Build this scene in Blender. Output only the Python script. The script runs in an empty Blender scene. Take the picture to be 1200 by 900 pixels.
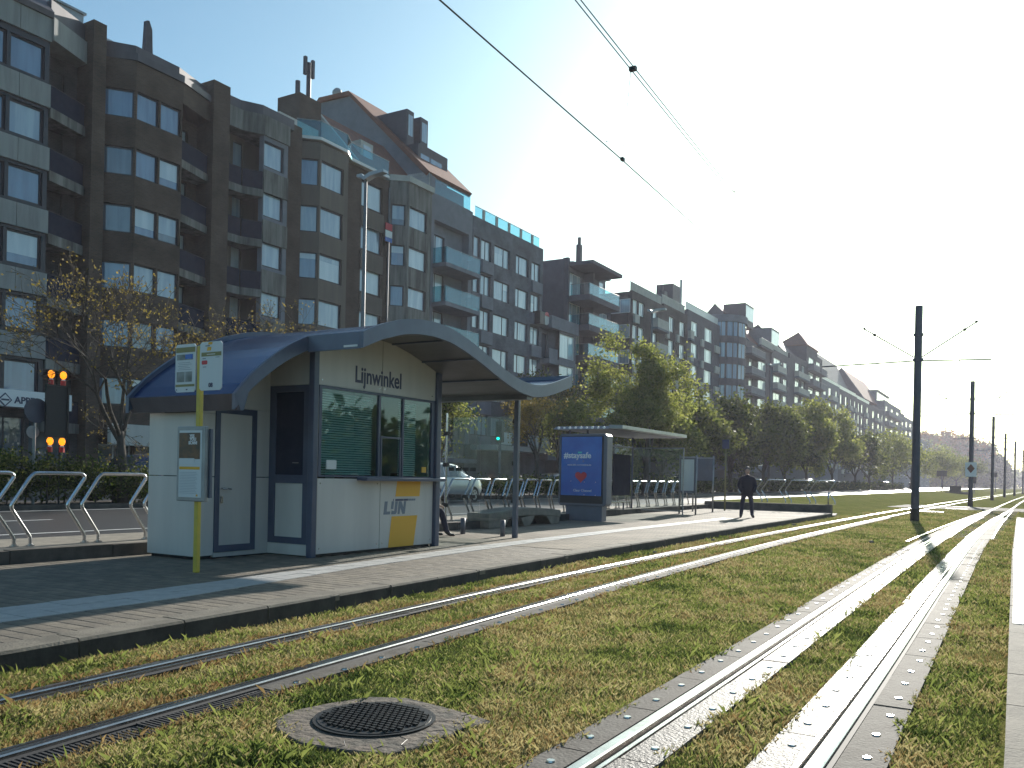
import bpy, math, random
import numpy as np
from mathutils import Vector, Matrix
random.seed(7); np.random.seed(7)
R = math.radians
scene = bpy.context.scene
col = scene.collection
# ------------------------------------------------------------------ camera
cam_d = bpy.data.cameras.new('camera'); cam = bpy.data.objects.new('camera', cam_d); col.objects.link(cam)
CAM_H = 1.47; YAW = R(30.67); ROLL = R(1.2)
fw = Vector((-math.sin(YAW), math.cos(YAW), 0)); rt = Vector((math.cos(YAW), math.sin(YAW), 0)); up = Vector((0, 0, 1))
cx = rt*math.cos(ROLL)+up*math.sin(ROLL); cy = -rt*math.sin(ROLL)+up*math.cos(ROLL)
M = Matrix((cx, cy, -fw)).transposed().to_4x4(); M.translation = (0, 0, CAM_H)
cam.matrix_world = M
cam_d.lens = 30.6; cam_d.sensor_width = 36; cam_d.shift_y = 0.09; cam_d.clip_start = 0.1; cam_d.clip_end = 6000
scene.camera = cam
# ------------------------------------------------------------------ light
SUN_EL = R(20.0); SUN_AZ = R(-7.0)      # azimuth from +Y, positive to +X
world = bpy.data.worlds.new('World'); scene.world = world; world.use_nodes = True
nt = world.node_tree; nt.nodes.clear()
sky = nt.nodes.new('ShaderNodeTexSky'); sky.sky_type = 'NISHITA'; sky.sun_disc = False
sky.sun_elevation = SUN_EL; sky.sun_rotation = SUN_AZ
sky.air_density = 1.0; sky.dust_density = 1.4; sky.ozone_density = 1.6; sky.altitude = 0
tint = nt.nodes.new('ShaderNodeMixRGB'); tint.blend_type = 'MULTIPLY'; tint.inputs[0].default_value = 1; tint.inputs[2].default_value = (.72, .99, 1.0, 1)   # cool white balance of the photograph
bg = nt.nodes.new('ShaderNodeBackground'); bg.inputs[1].default_value = 0.088
wo = nt.nodes.new('ShaderNodeOutputWorld'); nt.links.new(sky.outputs[0], tint.inputs[1]); nt.links.new(tint.outputs[0], bg.inputs[0]); nt.links.new(bg.outputs[0], wo.inputs[0])
sl = bpy.data.lights.new('sun', 'SUN'); sun = bpy.data.objects.new('sun', sl); col.objects.link(sun)
sl.energy = 5.0; sl.angle = R(0.6); sl.color = (1.0, 0.94, 0.85)
sd = Vector((math.sin(SUN_AZ)*math.cos(SUN_EL), math.cos(SUN_AZ)*math.cos(SUN_EL), math.sin(SUN_EL)))
sun.rotation_euler = sd.to_track_quat('Z', 'Y').to_euler(); sun.location = (0, 0, 60)
scene.view_settings.view_transform = 'Standard'; scene.view_settings.look = 'None'
scene.view_settings.exposure = 0.88; scene.view_settings.gamma = 1.0
# ------------------------------------------------------------------ materials
def newmat(name):
    m = bpy.data.materials.new(name); m.use_nodes = True
    return m, m.node_tree.nodes, m.node_tree.links, m.node_tree.nodes['Principled BSDF']
def mat(name, c, rough=0.6, metal=0.0, c2=None, scale=3.0, bump=0.0, bscale=None, spec=0.5, streak=False, detail=6, ior=None, emit=None):
    """colour c, blended to c2 by a noise of the given scale, with an optional bump"""
    m, n, l, p = newmat(name)
    p.inputs['Base Color'].default_value = (*c, 1); p.inputs['Roughness'].default_value = rough
    p.inputs['Metallic'].default_value = metal; p.inputs['Specular IOR Level'].default_value = spec
    if ior: p.inputs['IOR'].default_value = ior
    if emit: p.inputs['Emission Color'].default_value = (*c, 1); p.inputs['Emission Strength'].default_value = emit
    tc = n.new('ShaderNodeTexCoord')
    src = tc.outputs['Object']
    if streak:
        mp = n.new('ShaderNodeMapping'); mp.inputs['Scale'].default_value = (1, 1, .12); l.new(src, mp.inputs[0]); src2 = mp.outputs[0]
    else: src2 = src
    if c2:
        nz = n.new('ShaderNodeTexNoise'); nz.inputs['Scale'].default_value = scale; nz.inputs['Detail'].default_value = detail; nz.inputs['Roughness'].default_value = .65
        l.new(src2, nz.inputs['Vector'])
        cr = n.new('ShaderNodeValToRGB'); cr.color_ramp.elements[0].position = .36; cr.color_ramp.elements[1].position = .64
        cr.color_ramp.elements[0].color = (*c, 1); cr.color_ramp.elements[1].color = (*c2, 1)
        l.new(nz.outputs[0], cr.inputs[0]); l.new(cr.outputs[0], p.inputs['Base Color'])
    if bump:
        nb = n.new('ShaderNodeTexNoise'); nb.inputs['Scale'].default_value = bscale or scale*4; nb.inputs['Detail'].default_value = 4
        l.new(src, nb.inputs['Vector'])
        b = n.new('ShaderNodeBump'); b.inputs['Strength'].default_value = bump; b.inputs['Distance'].default_value = .02
        l.new(nb.outputs[0], b.inputs['Height']); l.new(b.outputs[0], p.inputs['Normal'])
    return m
def brickmat(name, c, c2, mortar, bw=.22, bh=.065, rough=.85, vert=True, msize=.008):
    m, n, l, p = newmat(name); p.inputs['Specular IOR Level'].default_value = .2
    tc = n.new('ShaderNodeTexCoord'); sx = n.new('ShaderNodeSeparateXYZ'); l.new(tc.outputs['Object'], sx.inputs[0])
    cb = n.new('ShaderNodeCombineXYZ')
    if vert:
        ad = n.new('ShaderNodeMath'); ad.operation = 'ADD'; l.new(sx.outputs[0], ad.inputs[0]); l.new(sx.outputs[1], ad.inputs[1])
        l.new(ad.outputs[0], cb.inputs[0]); l.new(sx.outputs[2], cb.inputs[1])
    else: l.new(sx.outputs[0], cb.inputs[0]); l.new(sx.outputs[1], cb.inputs[1])
    bt = n.new('ShaderNodeTexBrick'); l.new(cb.outputs[0], bt.inputs['Vector'])
    bt.inputs['Color1'].default_value = (*c, 1); bt.inputs['Color2'].default_value = (*c2, 1); bt.inputs['Mortar'].default_value = (*mortar, 1)
    bt.inputs['Scale'].default_value = 1; bt.inputs['Brick Width'].default_value = bw; bt.inputs['Row Height'].default_value = bh; bt.inputs['Mortar Size'].default_value = msize
    nz = n.new('ShaderNodeTexNoise'); nz.inputs['Scale'].default_value = .7; nz.inputs['Detail'].default_value = 8; l.new(tc.outputs['Object'], nz.inputs['Vector'])
    mr = n.new('ShaderNodeMapRange'); mr.inputs['From Min'].default_value = .3; mr.inputs['From Max'].default_value = .7; mr.inputs['To Min'].default_value = .62; mr.inputs['To Max'].default_value = 1.22
    l.new(nz.outputs[0], mr.inputs[0])
    mx = n.new('ShaderNodeVectorMath'); mx.operation = 'SCALE'; l.new(bt.outputs[0], mx.inputs[0]); l.new(mr.outputs[0], mx.inputs['Scale'])
    l.new(mx.outputs[0], p.inputs['Base Color']); p.inputs['Roughness'].default_value = rough
    b = n.new('ShaderNodeBump'); b.inputs['Strength'].default_value = .4; b.inputs['Distance'].default_value = .01; b.invert = True
    l.new(bt.outputs['Fac'], b.inputs['Height']); l.new(b.outputs[0], p.inputs['Normal'])
    return m
def glassmat(name, tint=(.75, .85, .85), clear=.75, rough=.02, ior=1.45):
    m, n, l, p = newmat(name)
    n.remove(p); out = n['Material Output']
    tr = n.new('ShaderNodeBsdfTransparent'); tr.inputs[0].default_value = (*tint, 1)
    gl = n.new('ShaderNodeBsdfGlossy'); gl.inputs['Roughness'].default_value = rough; gl.inputs[0].default_value = (.9, .95, 1, 1)
    lw = n.new('ShaderNodeLayerWeight'); lw.inputs[0].default_value = .5
    pw = n.new('ShaderNodeMath'); pw.operation = 'POWER'; pw.inputs[1].default_value = 4.0; l.new(lw.outputs['Facing'], pw.inputs[0])
    ad = n.new('ShaderNodeMath'); ad.operation = 'MULTIPLY_ADD'; ad.inputs[1].default_value = .8; ad.inputs[2].default_value = (1-clear)*.6+(ior-1)*.12; ad.use_clamp = True; l.new(pw.outputs[0], ad.inputs[0])
    ms = n.new('ShaderNodeMixShader'); l.new(ad.outputs[0], ms.inputs[0]); l.new(tr.outputs[0], ms.inputs[1]); l.new(gl.outputs[0], ms.inputs[2]); l.new(ms.outputs[0], out.inputs[0])
    return m
def leafmat(name, c, c2, transl=.45):
    m, n, l, p = newmat(name); out = n['Material Output']
    tc = n.new('ShaderNodeTexCoord'); nz = n.new('ShaderNodeTexNoise'); nz.inputs['Scale'].default_value = 2.3; nz.inputs['Detail'].default_value = 5; l.new(tc.outputs['Object'], nz.inputs['Vector'])
    cr = n.new('ShaderNodeValToRGB'); cr.color_ramp.elements[0].position = .38; cr.color_ramp.elements[1].position = .62
    cr.color_ramp.elements[0].color = (*c, 1); cr.color_ramp.elements[1].color = (*c2, 1); l.new(nz.outputs[0], cr.inputs[0])
    l.new(cr.outputs[0], p.inputs['Base Color']); p.inputs['Roughness'].default_value = .6; p.inputs['Specular IOR Level'].default_value = .12
    t = n.new('ShaderNodeBsdfTranslucent'); l.new(cr.outputs[0], t.inputs[0])
    ms = n.new('ShaderNodeMixShader'); ms.inputs[0].default_value = transl; l.new(p.outputs[0], ms.inputs[1]); l.new(t.outputs[0], ms.inputs[2]); l.new(ms.outputs[0], out.inputs[0])
    return m
def windowglass(name, c, c2, stripes=0.0, blend=0.3, curtain=(.45, .47, .48)):
    """opaque glazing: dark room or curtain behind, strong clear coat so it mirrors the sky"""
    m, n, l, p = newmat(name)
    tc = n.new('ShaderNodeTexCoord'); mp = n.new('ShaderNodeMapping'); mp.inputs['Scale'].default_value = (2.2, 2.2, .25); l.new(tc.outputs['Object'], mp.inputs[0])
    oi = n.new('ShaderNodeObjectInfo'); va = n.new('ShaderNodeVectorMath'); va.operation = 'ADD'
    rs = n.new('ShaderNodeMath'); rs.operation = 'MULTIPLY'; rs.inputs[1].default_value = 37; l.new(oi.outputs['Random'], rs.inputs[0])
    l.new(mp.outputs[0], va.inputs[0]); l.new(rs.outputs[0], va.inputs[1])
    nz = n.new('ShaderNodeTexNoise'); nz.inputs['Scale'].default_value = 1.2; nz.inputs['Detail'].default_value = 3; l.new(va.outputs[0], nz.inputs['Vector'])
    cr = n.new('ShaderNodeValToRGB'); cr.color_ramp.elements[0].position = .4; cr.color_ramp.elements[1].position = .6
    cr.color_ramp.elements[0].color = (*c, 1); cr.color_ramp.elements[1].color = (*c2, 1); l.new(nz.outputs[0], cr.inputs[0])
    base = cr.outputs[0]
    if stripes:
        wv = n.new('ShaderNodeTexWave'); wv.inputs['Scale'].default_value = 3.2; wv.inputs['Distortion'].default_value = 1.5; wv.bands_direction = 'X'
        l.new(va.outputs[0], wv.inputs['Vector'])
        mx = n.new('ShaderNodeMixRGB'); mx.inputs[2].default_value = (*curtain, 1)
        mm = n.new('ShaderNodeMath'); mm.operation = 'MULTIPLY'; mm.inputs[1].default_value = stripes; l.new(wv.outputs[1], mm.inputs[0])
        l.new(mm.outputs[0], mx.inputs[0]); l.new(base, mx.inputs[1]); base = mx.outputs[0]
    l.new(base, p.inputs['Base Color']); p.inputs['Roughness'].default_value = .5
    p.inputs['Coat Weight'].default_value = 1; p.inputs['Coat IOR'].default_value = 2.1; p.inputs['Coat Roughness'].default_value = .02
    nb = n.new('ShaderNodeTexNoise'); nb.inputs['Scale'].default_value = .9; l.new(va.outputs[0], nb.inputs['Vector'])
    b = n.new('ShaderNodeBump'); b.inputs['Strength'].default_value = .05; b.inputs['Distance'].default_value = .05; l.new(nb.outputs[0], b.inputs['Height']); l.new(b.outputs[0], p.inputs['Coat Normal'])
    return m
MT = {}
MT['dark_frame'] = mat('dark_frame', (.03, .03, .04), .4)
MT['white_frame'] = mat('white_frame', (.72, .72, .72), .4)
MT['steel'] = mat('steel', (.62, .62, .63), .22, 1.0, (.5, .5, .52), 20)
MT['kiosk_white'] = mat('kiosk_white', (.60, .575, .535), .38, 0, (.50, .48, .45), 1.3, bump=.03, bscale=3, streak=True)
MT['kiosk_blue'] = mat('kiosk_blue', (.075, .095, .15), .35, 0, (.06, .075, .12), 2)
MT['roof_blue'] = mat('roof_blue', (.018, .04, .12), .22, 0.3, (.025, .055, .15), 1.2, bump=.05, bscale=2)
MT['roof_edge'] = mat('roof_edge', (.11, .13, .18), .4, .3, (.09, .105, .15), 2)
MT['soffit'] = mat('soffit', (.12, .12, .13), .35, 0, (.075, .075, .08), 1.0)
MT['yellow'] = mat('yellow', (.74, .38, .015), .45)
MT['yellow_pole'] = mat('yellow_pole', (.60, .45, .05), .45, 0, (.50, .38, .06), 6)
MT['ink'] = mat('ink', (.05, .055, .11), .5)
MT['grey_ink'] = mat('grey_ink', (.16, .19, .24), .5)
MT['paper'] = mat('paper', (.62, .64, .64), .5)
MT['white_print'] = mat('white_print', (.8, .8, .8), .5)
MT['olive'] = mat('olive', (.22, .20, .07), .5)
MT['red_print'] = mat('red_print', (.55, .04, .05), .5)
MT['black'] = mat('black', (.012, .012, .014), .5)
MT['rubber'] = mat('rubber', (.02, .02, .022), .75)
MT['photo_print'] = mat('photo_print', (.12, .13, .12), .4, 0, (.26, .28, .27), 7, detail=1)
MT['poster_dark'] = mat('poster_dark', (.05, .035, .03), .3, 0, (.16, .07, .03), 10)
MT['blue_print'] = mat('blue_print', (.02, .10, .42), .25, 0, (.025, .14, .50), 1.5)
MT['panel_glow'] = mat('panel_glow', (.02, .10, .42), .25, 0, (.03, .16, .55), 1.5)
MT['grey_paint'] = mat('grey_paint', (.13, .14, .18), .45, 0, (.11, .12, .15), 3)
MT['mast_paint'] = mat('mast_paint', (.07, .075, .11), .45, 0, (.055, .06, .085), 3)
MT['concrete'] = mat('concrete', (.27, .245, .20), .85, 0, (.18, .165, .14), 3, bump=.25, bscale=40, spec=.2)
MT['concrete_dark'] = mat('concrete_dark', (.12, .11, .095), .9, 0, (.07, .065, .06), 2.5, bump=.3, bscale=30, spec=.12)
MT['collar_concrete'] = mat('collar_concrete', (.13, .10, .075), .9, 0, (.05, .045, .035), 7, bump=.8, bscale=22)
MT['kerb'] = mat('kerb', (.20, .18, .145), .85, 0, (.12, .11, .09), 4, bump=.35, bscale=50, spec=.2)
MT['kerb_face_shade'] = mat('kerb_face_shade', (.055, .05, .045), .9, 0, (.03, .028, .026), 4, bump=.3, bscale=30)  # front of the kerb darkened, its shade put into the colour
MT['asphalt'] = mat('asphalt', (.045, .045, .047), .42, 0, (.06, .06, .062), 8, bump=.25, bscale=60, spec=.5)
MT['plate'] = mat('plate', (.085, .075, .065), .8, 0, (.13, .12, .105), 6, bump=.3, bscale=45, spec=.12)
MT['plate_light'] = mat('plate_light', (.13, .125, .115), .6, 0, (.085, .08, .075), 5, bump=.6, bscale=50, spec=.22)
MT['rail'] = mat('rail', (.55, .54, .52), .24, 1.0, (.40, .38, .36), 9, bump=.03, bscale=30)
MT['rail_rust'] = mat('rail_rust', (.09, .06, .045), .6, .4, (.04, .03, .03), 9)
MT['paver'] = mat('paver', (.18, .155, .12), .7, 0, (.12, .105, .083), 5, bump=.3, bscale=40, spec=.3)
MT['paver_b'] = mat('paver_b', (.22, .19, .145), .7, 0, (.15, .13, .10), 6, bump=.3, bscale=40, spec=.3)
MT['tactile'] = mat('tactile', (.42, .42, .40), .6, 0, (.33, .33, .32), 7, bump=.4, bscale=60)
MT['white_paint'] = mat('white_paint', (.75, .75, .73), .45, 0, (.6, .6, .57), 8)
MT['pave_far'] = brickmat('pave_far', (.25, .215, .165), (.19, .165, .125), (.09, .08, .07), .30, .15, .85, False, .01)
MT['slab_right'] = mat('slab_right', (.15, .135, .12), .9, 0, (.10, .092, .082), 3, bump=.5, bscale=70, spec=.08)
MT['iron'] = mat('iron', (.035, .035, .037), .42, .6, (.055, .05, .045), 12)
MT['brown_brick'] = brickmat('brown_brick', (.125, .083, .06), (.09, .062, .047), (.11, .095, .085))
MT['dark_brick'] = brickmat('dark_brick', (.085, .075, .075), (.065, .058, .06), (.10, .095, .09))
MT['grey_brick'] = brickmat('grey_brick', (.17, .18, .21), (.14, .15, .18), (.12, .13, .14), .3, .1)
MT['white_brick'] = brickmat('white_brick', (.50, .50, .52), (.44, .44, .46), (.30, .30, .30), .4, .2)
MT['tan_panel'] = mat('tan_panel', (.16, .13, .105), .8, 0, (.13, .105, .088), 2, streak=True)
MT['grey_panel'] = mat('grey_panel', (.30, .31, .31), .8, 0, (.22, .225, .225), 2.5, bump=.2, bscale=12, streak=True)
MT['stain_conc'] = mat('stain_conc', (.24, .235, .22), .85, 0, (.075, .07, .065), 2.2, streak=True)
MT['grey_render'] = mat('grey_render', (.20, .21, .25), .85, 0, (.16, .17, .20), 1.2)
MT['dark_render'] = mat('dark_render', (.10, .10, .125), .85, 0, (.075, .075, .095), 1.2)
MT['tile'] = mat('tile', (.24, .09, .05), .8, 0, (.15, .065, .045), 3, bump=.4, bscale=18)
MT['lead'] = mat('lead', (.11, .10, .115), .55, .2, (.075, .07, .08), 2, streak=True)
MT['zinc'] = mat('zinc', (.34, .35, .36), .4, .5, (.26, .27, .28), 4)
MT['slate'] = mat('slate', (.06, .055, .075), .6, 0, (.045, .042, .055), 3)
MT['light_wall'] = mat('light_wall', (.50, .49, .46), .8, 0, (.42, .41, .39), 1.5)
MT['interior'] = mat('interior', (.02, .022, .025), .9)
MT['dark_glass_panel'] = mat('dark_glass_panel', (.018, .024, .044), .85, 0, (.028, .034, .056), 3, spec=.06)
MT['amber'] = mat('amber', (1.0, .30, .01), .3, emit=.95)
MT['red_plastic'] = mat('red_plastic', (.5, .02, .02), .4)
MT['green_light'] = mat('green_light', (.0, .8, .55), .3, emit=2.0)
MT['lamp_head'] = mat('lamp_head', (.45, .46, .48), .35, .4)
MT['pole_grey'] = mat('pole_grey', (.20, .21, .22), .6, 0, (.16, .165, .17), 3)
MT['bark'] = mat('bark', (.085, .07, .055), .9, 0, (.045, .038, .03), 8, bump=.5, bscale=30)
MT['tyre'] = mat('tyre', (.02, .02, .02), .8)
MT['rim'] = mat('rim', (.5, .5, .52), .3, .9)
MT['chrome'] = mat('chrome', (.7, .7, .72), .1, 1)
MT['tail'] = mat('tail', (.4, .01, .01), .2)
MT['skin'] = mat('skin', (.50, .31, .23), .55)
MT['hair'] = mat('hair', (.10, .08, .07), .6)
MT['jacket'] = mat('jacket', (.012, .012, .025), .85)
MT['jeans'] = mat('jeans', (.02, .022, .05), .85)
MT['shoe'] = mat('shoe', (.03, .03, .03), .6)
MT['gull'] = mat('gull', (.12, .12, .13), .7)
MT['blind'] = mat('blind', (.80, .86, .82), .5)
MT['room'] = mat('room', (.22, .32, .30), .8)
MT['glass'] = glassmat('glass', (.80, .86, .86), .90)
MT['kiosk_glass'] = glassmat('kiosk_glass', (.70, .84, .82), .97, ior=1.35)
MT['balcony_glass'] = glassmat('balcony_glass', (.50, .76, .80), .92, ior=1.2)
MT['screen_glass'] = glassmat('screen_glass', (.86, .89, .89), .985, .03, ior=1.2)
MT['pane_dark'] = windowglass('pane_dark', (.035, .06, .09), (.06, .10, .14))
MT['pane_blue'] = windowglass('pane_blue', (.05, .11, .22), (.09, .18, .32), .15, curtain=(.25, .36, .50))
MT['pane_curtain'] = windowglass('pane_curtain', (.14, .24, .36), (.30, .41, .50), .45)
MT['pane_pale'] = windowglass('pane_pale', (.38, .47, .54), (.50, .58, .63), .3, curtain=(.62, .66, .68))
MT['leaf'] = leafmat('leaf', (.11, .14, .03), (.23, .24, .06))
MT['leaf_bright'] = leafmat('leaf_bright', (.22, .26, .05), (.36, .36, .10), .55)
MT['leaf_dark'] = leafmat('leaf_dark', (.04, .06, .016), (.08, .10, .028), .4)
MT['leaf_bud'] = leafmat('leaf_bud', (.20, .16, .035), (.28, .21, .06), .5)
MT['leaf_orange'] = leafmat('leaf_orange', (.30, .13, .03), (.42, .22, .05), .4)
MT['hedge_leaf'] = leafmat('hedge_leaf', (.03, .05, .014), (.07, .10, .02), .35)
# ------------------------------------------------------------------ helpers
class MB:
    def __init__(s): s.v = []; s.f = []; s.mi = []; s.cur = 0
    def face(s, pts):
        i = len(s.v); s.v += [tuple(p) for p in pts]; s.f.append(tuple(range(i, i+len(pts)))); s.mi.append(s.cur)
    def box(s, x0, x1, y0, y1, z0, z1):
        i = len(s.v)
        s.v += [(x0, y0, z0), (x1, y0, z0), (x1, y1, z0), (x0, y1, z0), (x0, y0, z1), (x1, y0, z1), (x1, y1, z1), (x0, y1, z1)]
        for f in ((0, 3, 2, 1), (4, 5, 6, 7), (0, 1, 5, 4), (1, 2, 6, 5), (2, 3, 7, 6), (3, 0, 4, 7)):
            s.f.append(tuple(i+k for k in f)); s.mi.append(s.cur)
        return s
    def prism(s, poly, z0, z1):
        """poly: list of xy; extruded in z"""
        n = len(poly); i = len(s.v)
        s.v += [(p[0], p[1], z0) for p in poly]+[(p[0], p[1], z1) for p in poly]
        s.f.append(tuple(i+k for k in reversed(range(n)))); s.f.append(tuple(i+n+k for k in range(n))); s.mi += [s.cur]*2
        for k in range(n):
            a, b = k, (k+1) % n; s.f.append((i+a, i+b, i+n+b, i+n+a)); s.mi.append(s.cur)
        return s
    def prismX(s, poly, x0, x1):
        """poly: list of (y,z); extruded in x"""
        n = len(poly); i = len(s.v)
        s.v += [(x0, p[0], p[1]) for p in poly]+[(x1, p[0], p[1]) for p in poly]
        s.f.append(tuple(i+k for k in reversed(range(n)))); s.f.append(tuple(i+n+k for k in range(n))); s.mi += [s.cur]*2
        for k in range(n):
            a, b = k, (k+1) % n; s.f.append((i+a, i+b, i+n+b, i+n+a)); s.mi.append(s.cur)
        return s
    def prismY(s, poly, y0, y1):
        """poly: list of (x,z); extruded in y"""
        n = len(poly); i = len(s.v)
        s.v += [(p[0], y0, p[1]) for p in poly]+[(p[0], y1, p[1]) for p in poly]
        s.f.append(tuple(i+k for k in range(n))); s.f.append(tuple(i+n+k for k in reversed(range(n)))); s.mi += [s.cur]*2
        for k in range(n):
            a, b = k, (k+1) % n; s.f.append((i+b, i+a, i+n+a, i+n+b)); s.mi.append(s.cur)
        return s
    def tube(s, pts, r, n=8, caps=True):
        pts = [Vector(p) for p in pts]; rr = r if isinstance(r, (list, tuple)) else [r]*len(pts)
        base = len(s.v); prev = None
        for k, p in enumerate(pts):
            if k == 0: t = pts[1]-p
            elif k == len(pts)-1: t = p-pts[k-1]
            else: t = (pts[k+1]-p).normalized()+(p-pts[k-1]).normalized()
            t.normalize()
            if prev is None:
                a = Vector((0, 0, 1)) if abs(t.z) < .9 else Vector((1, 0, 0)); u = t.cross(a).normalized()
            else:
                u = (prev-t*prev.dot(t)).normalized()
            prev = u; w = t.cross(u)
            for j in range(n):
                an = 2*math.pi*j/n; s.v.append(tuple(p+(u*math.cos(an)+w*math.sin(an))*rr[k]))
        for k in range(len(pts)-1):
            for j in range(n):
                a = base+k*n+j; b = base+k*n+(j+1) % n
                s.f.append((a, b, b+n, a+n)); s.mi.append(s.cur)
        if caps:
            s.f.append(tuple(base+j for j in reversed(range(n)))); s.f.append(tuple(base+(len(pts)-1)*n+j for j in range(n))); s.mi += [s.cur]*2
        return s
    def ball(s, c, r, n=8, m=5):
        rx, ry, rz = r if isinstance(r, (tuple, list)) else (r, r, r); base = len(s.v)
        for i in range(1, m):
            th = math.pi*i/m
            for j in range(n):
                ph = 2*math.pi*j/n; s.v.append((c[0]+rx*math.sin(th)*math.cos(ph), c[1]+ry*math.sin(th)*math.sin(ph), c[2]+rz*math.cos(th)))
        s.v += [(c[0], c[1], c[2]+rz), (c[0], c[1], c[2]-rz)]; T = len(s.v)-2
        for i in range(m-2):
            for j in range(n):
                a = base+i*n+j; b = base+i*n+(j+1) % n; s.f.append((a, a+n, b+n, b)); s.mi.append(s.cur)
        for j in range(n):
            s.f.append((T, base+j, base+(j+1) % n)); a = base+(m-2)*n; s.f.append((T+1, a+(j+1) % n, a+j)); s.mi += [s.cur]*2
        return s
    def mesh(s, name, m, smooth=False):
        me = bpy.data.meshes.new(name); me.from_pydata(s.v, [], s.f); me.update()
        ms = m if isinstance(m, (list, tuple)) else [m]
        for k in ms: me.materials.append(MT[k] if isinstance(k, str) else k)
        if len(ms) > 1: me.polygons.foreach_set('material_index', s.mi)
        if smooth: me.polygons.foreach_set('use_smooth', [True]*len(me.polygons))
        return me
def tag(o, label=None, cat=None, group=None, kind=None):
    if label: o['label'] = label
    if cat: o['category'] = cat
    if group: o['group'] = group
    if kind: o['kind'] = kind
    return o
def empty(name, loc, label, cat, group=None):
    o = bpy.data.objects.new(name, None); o.location = loc; o.empty_display_size = .2; col.objects.link(o)
    return tag(o, label, cat, group)
def link(name, me, parent=None, label=None):
    o = bpy.data.objects.new(name, me); col.objects.link(o)
    if parent is not None:
        o.parent = parent
        q = parent; off = Vector(q.location)
        while q.parent: q = q.parent
        o.matrix_parent_inverse = Matrix.Translation(-off) if parent.parent is None else Matrix.Identity(4)
        if parent.parent is not None:
            # sub-part: mesh is in world coordinates, undo the part's own transform
            o.matrix_parent_inverse = Matrix.Identity(4)
    if label: o['label'] = label
    return o
def part(mb, name, m, parent=None, smooth=False, label=None):
    return link(name, mb.mesh(name, m, smooth), parent, label)
def bevel(o, w=.01, seg=2):
    b = o.modifiers.new('bevel', 'BEVEL'); b.width = w; b.segments = seg; b.limit_method = 'ANGLE'; return o
def copy_tree(o, parent=None):
    c = o.copy(); col.objects.link(c)
    if parent is not None:
        c.parent = parent; c.matrix_parent_inverse = o.matrix_parent_inverse.copy()
    for ch in list(o.children): copy_tree(ch, c)
    return c
def structure(o): o['kind'] = 'structure'; return o
def fast(name, verts, faces, m, mi=None, smooth=False, parent=None):
    verts = np.asarray(verts, dtype=np.float32); faces = np.asarray(faces, dtype=np.int32); k = faces.shape[1]
    me = bpy.data.meshes.new(name); me.vertices.add(len(verts)); me.vertices.foreach_set('co', verts.ravel())
    me.loops.add(faces.size); me.loops.foreach_set('vertex_index', faces.ravel())
    me.polygons.add(len(faces)); me.polygons.foreach_set('loop_start', np.arange(0, faces.size, k, dtype=np.int32)); me.polygons.foreach_set('loop_total', np.full(len(faces), k, dtype=np.int32))
    for q in (m if isinstance(m, (list, tuple)) else [m]): me.materials.append(MT[q] if isinstance(q, str) else q)
    if mi is not None: me.polygons.foreach_set('material_index', np.asarray(mi, dtype=np.int32))
    me.update(calc_edges=True); me.validate()
    return link(name, me, parent)
def text_mesh(s, size, m, depth=.004, bold=0.0, sx=1.0, shear=0.0, align='LEFT'):
    c = bpy.data.curves.new('text', 'FONT'); c.body = s; c.size = size; c.extrude = depth; c.offset = bold; c.shear = shear; c.align_x = align; c.resolution_u = 3
    o = bpy.data.objects.new('text', c); me = bpy.data.meshes.new_from_object(o)
    me.transform(Matrix.Diagonal((sx, 1, 1, 1))); me.materials.clear(); me.materials.append(MT[m]); bpy.data.objects.remove(o)
    return me
def place_text(name, s, size, m, parent, loc, face='x', **k):
    """flat lettering; face x: on a plane facing +X reading along +Y; face y: on a plane facing -Y reading along +X"""
    me = text_mesh(s, size, m, **k)
    rot = Matrix(((0, 0, 1), (1, 0, 0), (0, 1, 0))).to_4x4() if face == 'x' else Matrix(((1, 0, 0), (0, 0, -1), (0, 1, 0))).to_4x4()
    me.transform(rot); me.transform(Matrix.Translation(loc))
    return link(name, me, parent)
def interp(pts, y):
    return float(np.interp(y, [p[0] for p in pts], [p[1] for p in pts]))
# smooth centre lines of the two tracks (Y, X)
LT = [(-6, -4.2), (2, -4.80), (4.3, -4.95), (6.4, -5.07), (10, -5.27), (17, -5.52), (38, -5.72), (68, -5.45), (100, -5.0), (140, -4.3), (230, -2.4), (400, 3), (700, 16)]
RT = [(-6, -1.33), (2, -1.37), (6, -1.41), (13, -1.52), (25, -1.66), (38, -1.62), (51, -1.48), (68, -1.3), (100, -.9), (140, -.2), (230, 1.8), (400, 7.5), (700, 21)]
def smooth_line(pts):
    ys = np.array([p[0] for p in pts], float); xs = np.array([p[1] for p in pts], float); m = np.gradient(xs, ys)
    def f(y):
        i = int(np.clip(np.searchsorted(ys, y)-1, 0, len(ys)-2)); h = ys[i+1]-ys[i]; t = (y-ys[i])/h
        return float((2*t**3-3*t**2+1)*xs[i]+(t**3-2*t**2+t)*h*m[i]+(-2*t**3+3*t**2)*xs[i+1]+(t**3-t**2)*h*m[i+1])
    return f
xl, xr = smooth_line(LT), smooth_line(RT)
HP = .17      # platform height
VR = .34      # verge and road height
def plat_edge(y): return interp([(-10, -5.9), (3, -6.08), (7, -6.28), (14, -6.66), (25, -6.95), (40, -7.2)], y)
def row_x(y): return interp([(-20, -12.05), (8, -12.1), (19, -12.15), (24, -12.6), (30, -13.2), (42, -13.4)], y)
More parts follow.
